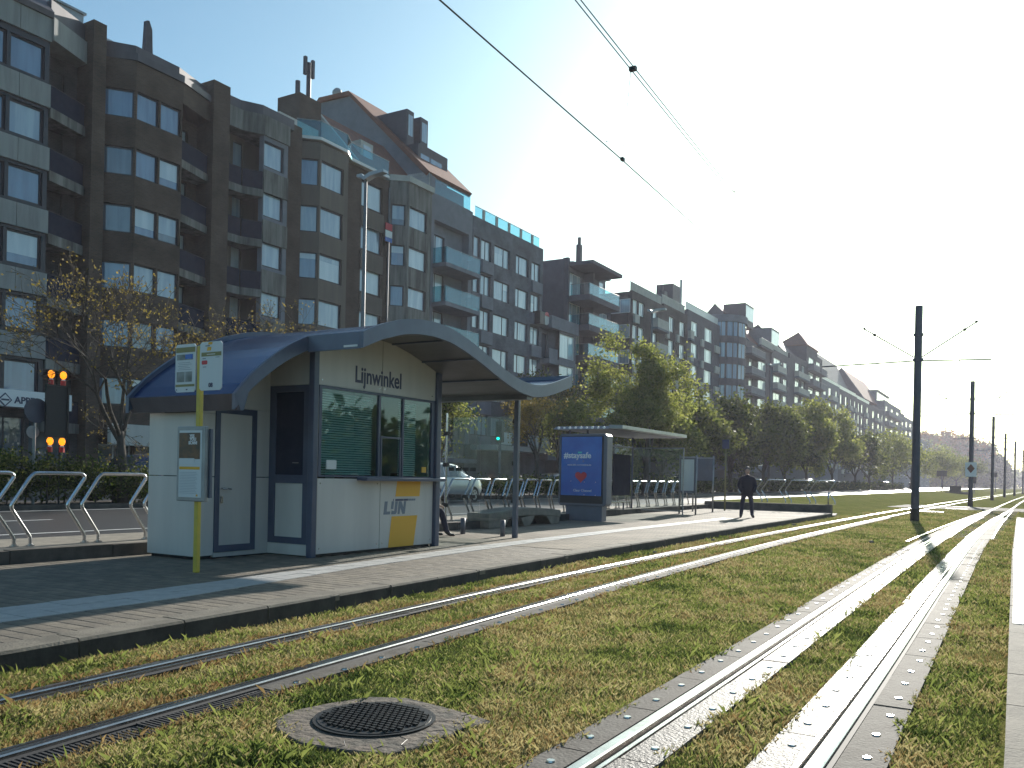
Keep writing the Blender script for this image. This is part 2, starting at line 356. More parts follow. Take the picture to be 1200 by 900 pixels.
# ================================================================== ground
def groundmat():
    m, n, l, p = newmat('grass_ground')
    tc = n.new('ShaderNodeTexCoord')
    def noise(s, d=8):
        q = n.new('ShaderNodeTexNoise'); q.inputs['Scale'].default_value = s; q.inputs['Detail'].default_value = d; q.inputs['Roughness'].default_value = .7; l.new(tc.outputs['Object'], q.inputs['Vector']); return q
    def ramp(src, a, b, ca, cb):
        r = n.new('ShaderNodeValToRGB'); r.color_ramp.elements[0].position = a; r.color_ramp.elements[1].position = b
        r.color_ramp.elements[0].color = (*ca, 1); r.color_ramp.elements[1].color = (*cb, 1); l.new(src.outputs[0], r.inputs[0]); return r
    n1, n2, n3 = noise(.8), noise(14, 6), noise(60, 3)
    c1 = ramp(n1, .40, .60, (.13, .17, .04), (.27, .24, .085)); c2 = ramp(n2, .35, .65, (.07, .10, .025), (.30, .27, .11))
    mx = n.new('ShaderNodeMixRGB'); mx.inputs[0].default_value = .5; l.new(c1.outputs[0], mx.inputs[1]); l.new(c2.outputs[0], mx.inputs[2])
    c3 = ramp(n3, .3, .7, (.45, .45, .45), (1.5, 1.5, 1.5))
    mu = n.new('ShaderNodeMixRGB'); mu.blend_type = 'MULTIPLY'; mu.inputs[0].default_value = 1; l.new(mx.outputs[0], mu.inputs[1]); l.new(c3.outputs[0], mu.inputs[2])
    l.new(mu.outputs[0], p.inputs['Base Color']); p.inputs['Roughness'].default_value = 1; p.inputs['Specular IOR Level'].default_value = 0
    ad = n.new('ShaderNodeMath'); ad.operation = 'ADD'; l.new(n2.outputs[0], ad.inputs[0]); l.new(n3.outputs[0], ad.inputs[1])
    b = n.new('ShaderNodeBump'); b.inputs['Strength'].default_value = .9; b.inputs['Distance'].default_value = .05; l.new(ad.outputs[0], b.inputs['Height']); l.new(b.outputs[0], p.inputs['Normal'])
    return m
MT['ground'] = groundmat()
g = MB(); g.face([(-620, -220, 0), (620, -220, 0), (620, 1420, 0), (-620, 1420, 0)]); structure(part(g, 'ground', 'ground'))
# bank of grass rising from the tracks to the road beyond the platform
g = MB(); ys = [40.3, 41.5, 43, 46, 50, 58, 70, 90, 120, 160, 220, 300, 420]
prof = [(0, -.01), (.12, .03), (.3, .14), (.6, .36), (.8, .46), (.93, .48), (1.0, .33)]
for i in range(len(ys)-1):
    for j in range(len(prof)-1):
        q = []
        for (yy, pp) in ((ys[i], prof[j]), (ys[i], prof[j+1]), (ys[i+1], prof[j+1]), (ys[i+1], prof[j])):
            x0 = xl(yy)-1.5; x1 = -14.1; k = min(1, (yy-40.0)/3+.25)
            q.append((x0+(x1-x0)*pp[0], yy, pp[1]*k+.01*math.sin(yy*1.7+pp[0]*9)*k if pp[1] > 0 else pp[1]))
        g.face(q)
structure(part(g, 'grass_bank', 'ground', smooth=True))
g = MB(); g.box(-22.15, -12.9, -60, 900, -.2, .33); structure(part(g, 'road', 'asphalt'))
g = MB()
for k in range(60): g.box(-18.0, -17.88, -10+k*6, -7+k*6, .334, .337)
g.box(-21.7, -21.58, -30, 400, .334, .337); g.box(-14.45, -14.33, -30, 400, .334, .337)
structure(part(g, 'road_marking', 'white_paint'))
g = MB(); g.box(-24.3, -22.15, -60, 600, -.2, .45); structure(part(g, 'median_strip', 'concrete_dark'))
g = MB(); g.box(-33.5, -24.3, -60, 900, -.2, .325); structure(part(g, 'side_road', 'asphalt'))
g = MB(); g.box(-38.6, -33.5, -60, 900, -.2, .45); structure(part(g, 'pavement', 'concrete'))
# ------------------------------------------------------------------ station platform
plat = empty('platform', (0, 0, 0), None, None); plat['kind'] = 'structure'
def kerbline(y): return plat_edge(y)
g = MB(); ys = [-10, 0, 3, 5, 7, 10, 14, 18, 25, 32, 39.6]
poly = [(row_x(y)+.4, y) for y in ys]+[(kerbline(y)-.28, y) for y in reversed(ys)]
g.prism(poly, -.1, HP-.03); part(g, 'platform_base', 'concrete_dark', plat)
g = MB(); ys2 = [14.02, 18, 25, 32, 39.6]
g.prism([(row_x(y)+.42, y) for y in ys2]+[(kerbline(y)-.305, y) for y in reversed(ys2)], HP-.029, HP); part(g, 'platform_paving', 'pave_far', plat)
# kerb stones: each a part, uneven
for k in range(46):
    y0 = -5+k*1.0; y1 = y0+.985; g = MB(); dz = random.uniform(.004, .010); dx = random.uniform(-.006, .006)
    xa, xb = kerbline(y0), kerbline(y1)
    if y0 > 38.4: break
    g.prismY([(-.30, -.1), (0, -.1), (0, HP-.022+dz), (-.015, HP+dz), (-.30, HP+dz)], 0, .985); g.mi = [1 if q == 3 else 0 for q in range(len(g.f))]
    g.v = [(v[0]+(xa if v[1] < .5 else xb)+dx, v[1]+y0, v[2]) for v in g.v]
    part(g, 'kerb_stone', ['kerb', 'kerb_face_shade'], plat)
g = MB(); g.prism([(-7.18, 39.62), (-7.5, 39.62), (-7.9, 42.5), (-7.6, 42.5)], -.1, .06); part(g, 'kerb_end', 'kerb', plat)
# pavers and light guidance strip
def tact(y): return interp([(-5, -8.0), (4.5, -8.03), (6.3, -8.06), (9.4, -8.32), (14, -8.75), (20, -9.0), (40, -9.3)], y), interp([(-5, -7.2), (4, -7.28), (5.8, -7.34), (9, -7.84), (14, -8.3), (20, -8.55), (40, -8.85)], y)
pv = {}
for i, mk in enumerate(('paver', 'paver_b', 'paver')):
    g = MB(); w, h, c = .1465, .0715, .004
    i0 = len(g.v)
    g.v += [(-w, -h, -.06), (w, -h, -.06), (w, h, -.06), (-w, h, -.06), (-w, -h, -c), (w, -h, -c), (w, h, -c), (-w, h, -c), (-w+c, -h+c, 0), (w-c, -h+c, 0), (w-c, h-c, 0), (-w+c, h-c, 0)]
    for f in ((0, 1, 5, 4), (1, 2, 6, 5), (2, 3, 7, 6), (3, 0, 4, 7), (4, 5, 9, 8), (5, 6, 10, 9), (6, 7, 11, 10), (7, 4, 8, 11), (8, 9, 10, 11)): g.f.append(f); g.mi.append(0)
    pv[i] = (g.mesh('paver', mk), g)
cells = []
for r in range(int((14-1.5)/.15)):
    y = 1.5+r*.15+.075
    x = row_x(y)+.42+.15+(.15 if r % 2 else 0)
    xe = kerbline(y)-.305
    while x-.145 < xe+.02:
        ta, tb = tact(y)
        if not (ta+.15 < x < tb-.15) and y > .35*abs(x) and not (-11.2 < x < -10.3 and 8.5 < y < 12.8) and not (-11.2 < x < -9.4 and 9.9 < y < 12.8):
            cells.append((x, y))
        x += .30
cells.sort(key=lambda c: c[0]**2+c[1]**2)
far = MB()
for i, (x, y) in enumerate(cells):
    k = random.randrange(3); dz = random.uniform(-.0012, .0008); w = 1.0
    if i < 300:
        o = link('paver', pv[k][0], plat); o.location = (x-.145*(1-w), y, HP+dz); o.rotation_euler = (random.uniform(-.002, .002), random.uniform(-.002, .002), random.uniform(-.006, .006))
        if w < 1: o.scale = (max(.15, w), 1, 1)
    else:
        b = len(far.v); src = pv[k][1]; far.v += [(v[0]*max(.15, w)+x-.145*(1-w), v[1]+y, v[2]+HP+dz) for v in src.v]
        far.f += [tuple(q+b for q in f) for f in src.f]; far.mi += [1 if k == 1 else 0]*len(src.f)
o = part(far, 'paver', ['paver', 'paver_b'], plat); o['kind'] = 'stuff'
far = MB(); n = 0
for r in range(int((30-1)/.3)):
    y = 1+r*.3; ta, tb = tact(y); ta2, tb2 = tact(y+.3); m_ = 2 if y < 8 else 2
    for j in range(m_):
        a0 = ta+(tb-ta)*j/m_+.004; a1 = ta+(tb-ta)*(j+1)/m_-.004; b0 = ta2+(tb2-ta2)*j/m_+.004; b1 = ta2+(tb2-ta2)*(j+1)/m_-.004
        dz = random.uniform(.004, .008); t = MB()
        t.prism([(a0, y+.004), (a1, y+.004), (b1, y+.296), (b0, y+.296)], HP-.05, HP+dz)
        if y < 16: part(t, 'guidance_tile', 'tactile', plat)
        else:
            b = len(far.v); far.v += t.v; far.f += [tuple(q+b for q in f) for f in t.f]; far.mi += t.mi
part(far, 'guidance_strip', 'tactile', plat)
# raised verge with the hoops, its front blocks and the end wall
verge = empty('verge', (0, 0, 0), None, None); verge['kind'] = 'structure'
g = MB(); ys = [-20, 0, 8, 14, 19, 24, 30, 36, 41.2]
g.prism([(row_x(y)-1.35, y) for y in ys]+[(row_x(y)+.42, y) for y in reversed(ys)], .0, .343); part(g, 'verge_slab', 'concrete', verge)
for k in range(29):
    y0 = -4+k*1.5; g = MB(); xa, xb = row_x(y0)+.425, row_x(y0+1.49)+.425; dz = random.uniform(-.006, .006)
    if y0 > 38.5: break
    g.prism([(xa, y0), (xa+.17, y0), (xb+.17, y0+1.485), (xb, y0+1.485)], .05, .35+dz); part(g, 'kerb_block', 'concrete_dark', verge)
g = MB(); g.box(-13.0, -7.35, 39.62, 40.0, .0, .50); g.box(-7.6, -7.38, 39.66, 39.96, .5, .52); part(g, 'end_wall', 'concrete_dark', verge)
g = MB(); g.tube([(-7.5, 39.8, .5), (-7.5, 39.8, 1.05)], .035); part(g, 'end_post', 'steel', verge, True)
# right hand platform
rp = empty('right_platform', (0, 0, 0), None, None); rp['kind'] = 'structure'
def rpx(y): return interp([(-10, -.03), (4.5, -.07), (9.5, -.13), (20, -.25), (40, -.38), (46, -.40)], y)
def strip(x0f, x1f, ys, z0, z1, name, m, parent):
    g = MB(); g.prism([(x0f(y), y) for y in ys]+[(x1f(y), y) for y in reversed(ys)], z0, z1); return part(g, name, m, parent)
for k in range(44):
    y0 = -1+k*1.0; strip(lambda y: rpx(y)-.0, lambda y: rpx(y)+.14, [y0, y0+.985], -.1, HP+random.uniform(-.003, .003), 'kerb_stone', 'kerb', rp)
    if y0 < 24:
        for j in range(2): strip(lambda y: rpx(y)+.15+j*.62, lambda y: rpx(y)+.76+j*.62, [y0+.004, y0+.99], -.1, HP-.004+random.uniform(-.003, .003), 'slab', 'slab_right', rp)
strip(lambda y: rpx(y)+.14, lambda y: 5, [-10, 9, 20, 43], -.1, HP-.012, 'platform_base', 'slab_right', rp)
for k in range(29):
    y0 = 9.55+k*1.1
    if y0 > 41: break
    strip(lambda y: rpx(y)+.03, lambda y: rpx(y)+.33, [y0, y0+1.08], HP-.002, HP+.006, 'white_edge_tile', 'white_paint', rp)
# ------------------------------------------------------------------ tracks
def sweep(prof, f, ys, name, m, parent, closed=True, smooth=False):
    g = MB(); n = len(prof)
    for y in ys:
        x = f(y); g.v += [(x+p[0], y, p[1]) for p in prof]
    for i in range(len(ys)-1):
        for j in range(n):
            a = i*n+j; b = i*n+(j+1) % n; g.f.append((a, b, b+n, a+n)); g.mi.append(0)
    return part(g, name, m, parent, smooth)
YS = [-6+i*.5 for i in range(40)]+[14+i*1.5 for i in range(40)]+[74+i*6 for i in range(30)]+[254+i*20 for i in range(22)]
for (f, nm, lab, side) in ((xl, 'tram_track', 'grooved tram rails in grass running along the station platform edge', 0), (xr, 'tram_track', 'bright sunlit tram rails with wide bolted plates between mast row and right platform', 1)):
    t = empty(nm, (f(5), 5, 0), lab, 'tram track', 'parallel tram tracks')
    for s in (-1, 1):
        ff = lambda y, f=f, s=s: f(y)+s*.5
        hd = -s
        sweep([(-.036, -.05), (-.036, .045), (-.026, .052), (.026, .052), (.036, .045), (.036, -.05)], ff, YS, 'rail_head', 'rail', t)
        sweep([(hd*.036, -.05), (hd*.036, .012), (hd*.075, .012), (hd*.075, -.05)], ff, YS, 'rail_groove', 'rail_rust', t)
        sweep([(hd*.075, -.05), (hd*.075, .040), (hd*.100, .040), (hd*.100, -.05)], ff, YS, 'guard_rail', 'rail', t)
        sweep([(-hd*.037, -.05), (-hd*.037, .03), (-hd*.065, .024), (-hd*.065, -.05)], ff, YS, 'rubber_seal', 'rubber', t)
    # plates beside the rails
    if side == 0: rows = [(-.5, .105, .03, .26), (.5, .068, .20, .26)] if False else [(-.5, -.145, -.068, 1.2), (.5, .068, .235, .98), (-.5, .103, .165, 1.2)]
    else: rows = [(-.5, -.275, -.068, .98), (-.5, .103, .31, .98), (.5, -.30, -.103, .98), (.5, .068, .30, .98)]
    for (ro, a, b, ln) in rows:
        y = 1.2 if side == 0 else 2.2; bolts = MB(); i = 0
        while y < (46 if side == 1 else 40):
            x0, x1 = f(y)+ro, f(y+ln)+ro; g = MB(); ja, jb = random.uniform(-.004, .004), random.uniform(-.005, .005); zz = .028+random.uniform(-.003, .004)
            grid = side == 0 and ro > 0 and y < 3.6
            g.prism([(x0+a+ja, y), (x0+b+jb, y), (x1+b+jb, y+ln-.012), (x1+a+ja, y+ln-.012)], -.05, zz-(.012 if grid else 0))
            wide = (b-a) > .12
            if grid:
                for q in range(int(ln/.03)):
                    g.box(x0+a, x0+b, y+q*.03, y+q*.03+.013, zz-.012, zz+.004)
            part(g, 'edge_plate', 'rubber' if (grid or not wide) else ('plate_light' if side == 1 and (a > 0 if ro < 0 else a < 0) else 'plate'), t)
            if wide and not grid and y < 26:
                for q in (.25, .75):
                    bx = x0+(a+b)/2+random.uniform(-.01, .01); by = y+ln*q
                    bolts.tube([(bx, by, zz-.01), (bx, by, zz+.008)], [.028, .022], 8)
            y += ln; i += 1
        if bolts.v:
            o = part(bolts, 'plate_bolt', 'rail', t); o['kind'] = 'stuff'
# turnout in the distance: extra rails merging into the right track
t = empty('track_turnout', (-2.2, 40, 0), 'low extra rails and sleeper ends of a turnout merging into the right hand track', 'track turnout')
def sw(d0, d1, a, b): return lambda y: xr(y)+d0+(d1-d0)*(y-a)/(b-a)
for (d0, d1, a, b) in ((-.95, -.62, 24, 58), (-.18, -.36, 27, 56), (.22, .36, 27, 56), (.85, .62, 27, 60)):
    sweep([(-.03, -.02), (-.03, .04), (.03, .04), (.03, -.02)], sw(d0, d1, a, b), [a+i*(b-a)/10 for i in range(11)], 'switch_rail', 'rail', t)
g = MB()
for k in range(34):
    y = 27+k*.95; g.box(xr(y)-.95, xr(y)+.95, y, y+.22, -.01, .016)
part(g, 'sleeper', 'concrete_dark', t)['kind'] = 'stuff'
# level crossing
g = MB(); g.prism([(xl(60)-2.2, 60), (xr(58)+1.8, 58), (xr(66)+2.2, 66), (xl(69)-2.5, 69)], -.02, .022); structure(part(g, 'crossing_pavement', 'concrete_dark'))
g = MB()
for (a, b) in ((60.4, 60.8), (66.8, 67.1)): g.box(-4.4, -3.2, a, b, .022, .03)
g.box(-5.2, -3.9, 52, 52.8, .0, .03)
structure(part(g, 'crossing_marking', 'white_paint'))
# ------------------------------------------------------------------ manhole
mh = empty('manhole_cover', (-3.25, 3.97, 0), 'round studded iron manhole cover in a cracked concrete collar in the grass', 'manhole cover')
g = MB(); pts = [(-3.74, 3.66), (-3.56, 3.50), (-3.3, 3.40), (-3.02, 3.44), (-2.80, 3.52), (-2.70, 3.78), (-2.74, 4.06), (-2.66, 4.34), (-2.86, 4.40), (-3.1, 4.44), (-3.4, 4.48), (-3.62, 4.36), (-3.72, 4.10), (-3.78, 3.86)]
g.prism(pts, -.05, .036); o = part(g, 'concrete_collar', 'collar_concrete', mh); bevel(o, .015)
g = MB()
for path in ([(-2.74, 3.62), (-2.83, 3.68), (-2.86, 3.77), (-2.95, 3.80)], [(-2.72, 4.22), (-2.82, 4.17), (-2.86, 4.20), (-2.96, 4.13)], [(-3.1, 3.42), (-3.06, 3.50), (-3.12, 3.56), (-3.11, 3.63)], [(-2.86, 3.95), (-2.80, 4.02), (-2.76, 4.0)]):
    g.tube([(p[0], p[1], .0335) for p in path], .0045, 4)
part(g, 'crack', 'black', mh)
g = MB(); g.tube([(-3.25, 3.97, 0), (-3.25, 3.97, .046)], .355, 40); part(g, 'rim', 'iron', mh)
g = MB(); g.tube([(-3.25, 3.97, 0), (-3.25, 3.97, .050)], .33, 40); part(g, 'cover', 'iron', mh)
g = MB(); q = .042
for i in range(-8, 9):
    for j in range(-8, 9):
        x, y = i*q+(q/2 if j % 2 else 0), j*q*.9
        if x*x+y*y < .30**2:
            c = (-3.25+x, 3.97+y); g.prism([(c[0]-.014, c[1]-.009), (c[0]+.014, c[1]-.009), (c[0]+.014, c[1]+.009), (c[0]-.014, c[1]+.009)], .049, .062)
o = part(g, 'stud', 'iron', mh); o['kind'] = 'stuff'
# ------------------------------------------------------------------ grass blades (uncountable)
def patch(x, y, s, ph):
    return (np.sin(x*1.9*s+ph)*np.cos(y*1.3*s+ph*2)+np.sin(x*4.1*s+1.7*y*s+ph)*.6+np.cos(y*5.3*s-2.3*x*s+ph*3)*.5+np.sin(11*s*x+7*s*y)*.3)/2.4
def blades(n, ylo, yhi, scale, power, hmul):
    u = np.random.rand(n); y = (ylo**(1-power)+(yhi**(1-power)-ylo**(1-power))*u)**(1/(1-power))
    x = np.random.uniform(-7.2, .0, n)
    L = np.array([xl(v) for v in np.linspace(ylo, yhi, 200)]); Rr = np.array([xr(v) for v in np.linspace(ylo, yhi, 200)]); yy = np.linspace(ylo, yhi, 200)
    lx, rx = np.interp(y, yy, L), np.interp(y, yy, Rr)
    e = np.array([plat_edge(v) for v in yy]); ex = np.interp(y, yy, e)
    ragged = .035*np.sin(y*9)+.03*np.sin(y*23+1)
    ok = (x > ex+.01) & (x < np.interp(y, [0, 10, 40], [-.06, -.14, -.38])-.01)
    for (c, d, a, b) in ((lx, -.5, .12, .14), (lx, .5, .10, .21), (rx, -.5, .25, .27), (rx, .5, .28, .28)):
        dd = x-(c+d); ok &= ~((dd > -a+ragged*.6) & (dd < b-ragged*.6))
    ok &= ~(((x+3.22)/.50)**2+((y-3.95)/.46)**2 < 1+.25*np.sin(9*np.arctan2(y-3.95, x+3.2)))
    thin = patch(x, y, 1.0, .3); ok &= np.random.rand(n) < np.clip(.8+thin*.5, .25, 1)
    x, y = x[ok], y[ok]; n = len(x)
    h = np.random.uniform(.018, .048, n)*hmul*(1+.55*np.clip(patch(x, y, 1.6, 2.1), -1, 1.2))
    tall = (np.random.rand(n) < .012) ; h = np.where(tall, h*2.2, h)
    for (qx, qy, rr) in ((-3.75, 2.9, .28), (-3.55, 3.2, .25), (-2.9, 3.3, .2), (-1.35, 5.7, .16), (-1.6, 5.1, .18), (-5.0, 2.9, .15), (-.9, 2.7, .3), (-3.3, 3.2, .2)):
        h = np.where((x-qx)**2+(y-qy)**2 < rr*rr*np.random.uniform(.3, 1.3, n), h*1.35, h); h = np.minimum(h, .095)
    a = np.random.uniform(0, 2*np.pi, n); w = np.random.uniform(.0011, .0026, n)*scale*np.where(tall, 1.3, 1); ln = np.random.uniform(.1, 1.1, n)*h
    la = np.random.uniform(0, 2*np.pi, n)
    v = np.zeros((n, 4, 3)); v[:, 0] = np.stack([x-np.cos(a)*w, y-np.sin(a)*w, np.full(n, -.005)], 1); v[:, 1] = np.stack([x+np.cos(a)*w, y+np.sin(a)*w, np.full(n, -.005)], 1)
    mx, my = x+np.cos(la)*ln*.35, y+np.sin(la)*ln*.35
    v[:, 2] = np.stack([mx+np.cos(a)*w*.8, my+np.sin(a)*w*.8, h*.65], 1); v[:, 3] = np.stack([x+np.cos(la)*ln, y+np.sin(la)*ln, h], 1)
    fcs = np.arange(n)[:, None]*4+np.array([[0, 1, 2, 3]])
    s = patch(x, y, .7, 4.0)+patch(x, y, 3.1, 1.0)*.5+np.random.normal(0, .35, n)
    mi = np.where(s > .02, 1, np.where(s < -.6, 2, 0)); mi = np.where((s > .45) & (np.random.rand(n) < .4), 3, mi); mi = np.where(tall, 0, mi)
    # straw coloured growth next to the rails
    for c, d in ((lx, .5), (lx, -.5)):
        near = np.abs(x-(c[ok]+d)) < .30; mi = np.where(near & (np.random.rand(n) < .55), 3, mi)
    return v.reshape(-1, 3), fcs, mi
MT['blade_green'] = leafmat('blade_green', (.15, .19, .045), (.24, .26, .075), .5)
MT['blade_straw'] = leafmat('blade_straw', (.36, .30, .13), (.46, .39, .19), .4)
MT['blade_dark'] = leafmat('blade_dark', (.05, .08, .02), (.08, .11, .03), .35)
MT['blade_brown'] = leafmat('blade_brown', (.27, .17, .07), (.36, .25, .11), .35)
BM = ['blade_green', 'blade_straw', 'blade_dark', 'blade_brown']
v1, f1, m1 = blades(520000, 1.6, 12, 1.0, 1.5, 1.0)
v2, f2, m2 = blades(170000, 9, 60, 4.2, 1.4, 1.1)
o = fast('grass', np.vstack([v1, v2]), np.vstack([f1, f2+len(v1)]), BM, np.concatenate([m1, m2]))
tag(o, 'short patchy green and straw coloured grass growing between the tram rails', 'grass', kind='stuff')
# a few stones and litter glints on the grass
for (x, y, s, l_) in ((-6.3, 16.2, .05, 'small pale stone by the kerb nearest to the kiosk'), (-6.5, 20.5, .06, 'pale stone between rail and kerb, left of a close pair'), (-6.6, 22.2, .05, 'pale stone between rail and kerb, right of a close pair'), (-3.3, 23.0, .07, 'lone stone on the open grass between both tracks'), (-6.75, 30, .08, 'farthest pale stone below the standing person')):
    g = MB(); g.ball((x, y, .03), (s, s*.8, s*.6), 6, 4); o = part(g, 'stone', 'kerb'); tag(o, l_, 'stone', 'loose stones on the track grass')
# ================================================================== ticket kiosk
K = empty('ticket_kiosk', (-10.3, 10.4, HP), 'white panelled ticket kiosk with dark blue wave shaped roof reaching over the platform', 'kiosk')
ZP = [(8.12, 2.50), (8.36, 2.76), (8.63, 2.98), (8.94, 3.20), (9.2, 3.345), (9.47, 3.47), (9.9, 3.65), (10.4, 3.80), (10.8, 3.86), (11.2, 3.88), (11.65, 3.85), (12.08, 3.76), (12.55, 3.63), (13.02, 3.48), (13.5, 3.34), (13.95, 3.245), (14.4, 3.21), (14.8, 3.245), (15.2, 3.33), (15.6, 3.44), (16.0, 3.56)]
def rz(y): return interp(ZP, y)
TH = .20
def roof_shell(x0, x1, ys, t0, t1, name, m, smooth=True, xf0=None, xf1=None):
    g = MB(); n = 0
    for y in ys:
        a = x0; b = x1
        g.v += [(a, y, rz(y)+t0), (b, y, rz(y)+t0), (b, y, rz(y)+t1), (a, y, rz(y)+t1)]
    for i in range(len(ys)-1):
        for j in range(4):
            q = i*4+j; r = i*4+(j+1) % 4; g.f.append((q, r, r+4, q+4)); g.mi.append(0)
    L = (len(ys)-1)*4; g.f.append((3, 2, 1, 0)); g.f.append((L, L+1, L+2, L+3)); g.mi += [0, 0]
    return part(g, name, m, K)
def rng(a, b, st=.14):
    n = max(2, int((b-a)/st)); return [a+(b-a)*i/n for i in range(n+1)]
# blue skin, soffit lining, edges
roof_shell(-11.39, -9.21, rng(8.18, 9.47), -.10, -.055, 'roof_skin', 'roof_blue')
roof_shell(-11.39, -8.16, rng(9.47, 15.95), -.10, -.055, 'roof_skin', 'roof_blue')
roof_shell(-11.39, -9.21, rng(8.2, 9.47), -.19, -.101, 'soffit', 'soffit')
roof_shell(-11.39, -8.16, rng(9.50, 15.95), -.19, -.101, 'soffit', 'soffit')
for y in (9.9, 10.75, 11.6, 12.45, 13.3, 14.4):   # soffit battens
    g = MB(); g.box(-11.35, -8.2, y-.02, y+.02, rz(y)-.215, rz(y)-.188); part(g, 'soffit_batten', 'roof_edge', K)
roof_shell(-9.21, -9.15, rng(8.12, 9.47), -.21, 0, 'fascia', 'roof_edge')
roof_shell(-8.16, -8.10, rng(9.47, 16.0), -.23, 0, 'fascia', 'roof_edge')
roof_shell(-11.46, -11.39, rng(8.12, 16.0), -.22, .02, 'fascia', 'roof_edge')
g = MB(); g.prism([(-9.15, 9.465), (-8.16, 9.465), (-8.16, 9.50), (-9.15, 9.50)], rz(9.47)-.235, rz(9.47)+.001); part(g, 'fascia', 'roof_edge', K)
g = MB(); g.prismX([(8.12, 2.5), (8.18, 2.5), (8.27, 2.29), (8.22, 2.29)], -11.46, -9.15); part(g, 'gutter_fascia', 'lead', K)
g = MB(); g.prismX([(8.119, 2.498), (8.24, 2.62), (8.36, 2.56), (8.272, 2.285), (8.218, 2.285)], -9.205, -9.148); part(g, 'fascia_end', 'roof_edge', K)
g = MB(); g.box(-11.39, -8.16, 15.95, 16.0, rz(16)-.23, rz(16)); part(g, 'fascia', 'roof_edge', K)
g = MB(); g.box(-8.45, -8.2, 9.455, 9.464, 3.262, 3.29); part(g, 'maker_plate', 'paper', K)
g = MB(); g.box(-11.39, -8.16, 14.25, 14.45, 2.93, 3.03); part(g, 'beam', 'soffit', K)
# walls: X of panels
def yzpanel(y0, y1, z0, z1, x=-9.28, t=.05, name='wall_panel', m='kiosk_white', arch=False):
    g = MB()
    if arch:
        ys_ = rng(y0, y1, .12); poly = [(y0, z0), (y1, z0)]+[(y, rz(y)-.195) for y in reversed(ys_)]; g.prismX(poly, x-t, x)
    else: g.box(x-t, x, y0, y1, z0, z1)
    return part(g, name, m, K)
def xzpanel(x0, x1, z0, z1, y, t=.05, name='wall_panel', m='kiosk_white'):
    g = MB(); g.box(x0, x1, y, y+t, z0, z1); return part(g, name, m, K)
# end block: rounded corner
def rounded(z0, z1):
    g = MB(); c = []
    for k in range(5): a = R(-90+90*k/4); c.append((-10.33+.08*math.cos(a), 8.48+.08*math.sin(a)))
    g.prism([(-11.28, 8.40)]+c+[(-10.25, 8.74), (-10.30, 8.74), (-10.30, 8.5), (-10.34, 8.455), (-11.23, 8.455), (-11.23, 9.8), (-11.28, 9.8)], z0, z1); return part(g, 'wall_panel', 'kiosk_white', K)
rounded(.22, 1.365); rounded(1.378, 2.29)
g = MB(); g.box(-11.27, -10.31, 8.47, 9.79, .17, .22); g.box(-11.2, -10.33, 8.6, 9.8, .3, 2.35); part(g, 'inner_wall', 'interior', K)
# door wall, X=-10.25
def door_panels():
    f = MB()   # frame
    f.box(-10.28, -10.235, 8.745, 8.83, .26, 2.40); f.box(-10.28, -10.235, 9.44, 9.53, .26, 2.40); f.box(-10.28, -10.235, 8.83, 9.44, 2.31, 2.40); f.box(-10.28, -10.235, 8.83, 9.44, .26, .36)
    d = part(f, 'door', 'kiosk_blue', K, label='narrow white staff door with dark blue frame')
    p = MB(); p.box(-10.275, -10.25, 8.83, 9.44, .36, 2.31); part(p, 'door_leaf', 'kiosk_white', d)
    h = MB(); h.tube([(-10.235, 8.87, 1.20), (-10.18, 8.87, 1.20), (-10.18, 9.0, 1.19)], .012, 6); part(h, 'handle', 'steel', d, True)
    k = MB(); k.box(-10.24, -10.228, 8.85, 8.89, .98, 1.08); part(k, 'lock', 'steel', d)
door_panels()
yzpanel(8.745, 9.53, .19, .255, -10.25); yzpanel(8.745, 9.8, 2.405, 0, -10.25, arch=True)
yzpanel(9.535, 9.80, .19, 1.365, -10.25); yzpanel(9.535, 9.80, 1.378, 2.40, -10.25)
yzpanel(8.47, 8.74, 2.295, 0, -10.25, arch=True)
# glazed return wall Y=9.8
f = MB(); f.box(-10.25, -10.12, 9.80, 9.85, .36, 2.80); f.box(-9.53, -9.40, 9.80, 9.85, .36, 2.80); f.box(-10.12, -9.53, 9.80, 9.85, 2.70, 2.80); f.box(-10.12, -9.53, 9.80, 9.85, 1.29, 1.42); f.box(-10.12, -9.53, 9.80, 9.85, .36, .46)
d = part(f, 'door', 'kiosk_blue', K, label='glazed dark framed door with white lower panel')
g = MB(); g.box(-10.12, -9.53, 9.82, 9.84, .46, 1.29); part(g, 'lower_panel', 'kiosk_white', d)
g = MB(); g.box(-10.12, -9.53, 9.82, 9.83, 1.42, 2.70); part(g, 'pane', 'dark_glass_panel', d)
g = MB(); g.box(-9.75, -9.62, 9.80, 9.815, 1.60, 1.612); part(g, 'letter_slot', 'steel', d)
xzpanel(-10.25, -9.33, .19, .355, 9.80); xzpanel(-10.25, -9.33, 2.805, rz(9.8)-.2, 9.80)
# posts
def post(x, y, z1, w=.055, z0=HP, name='post'):
    g = MB(); g.box(x-w, x+w, y-w, y+w, z0, z1); o = part(g, name, 'kiosk_blue', K); bevel(o, .012); return o
post(-9.31, 9.78, rz(9.8)-.19, .055); post(-9.29, 12.93, rz(12.93)-.19, .065); post(-9.3, 15.85, rz(15.85)-.19, .05); post(-11.3, 12.9, rz(12.9)-.19); post(-11.3, 15.8, rz(15.8)-.19, .05)
# front, lower panels
yzpanel(9.86, 11.345, .22, 1.375); yzpanel(11.36, 12.84, .22, 1.375)
g = MB(); g.box(-11.2, -9.35, 9.9, 12.85, HP, .22); part(g, 'plinth', 'black', K)
g = MB(); g.box(-9.28, -9.06, 10.76, 12.95, 1.345, 1.40); o = part(g, 'counter_shelf', 'kiosk_blue', K); bevel(o, .01)
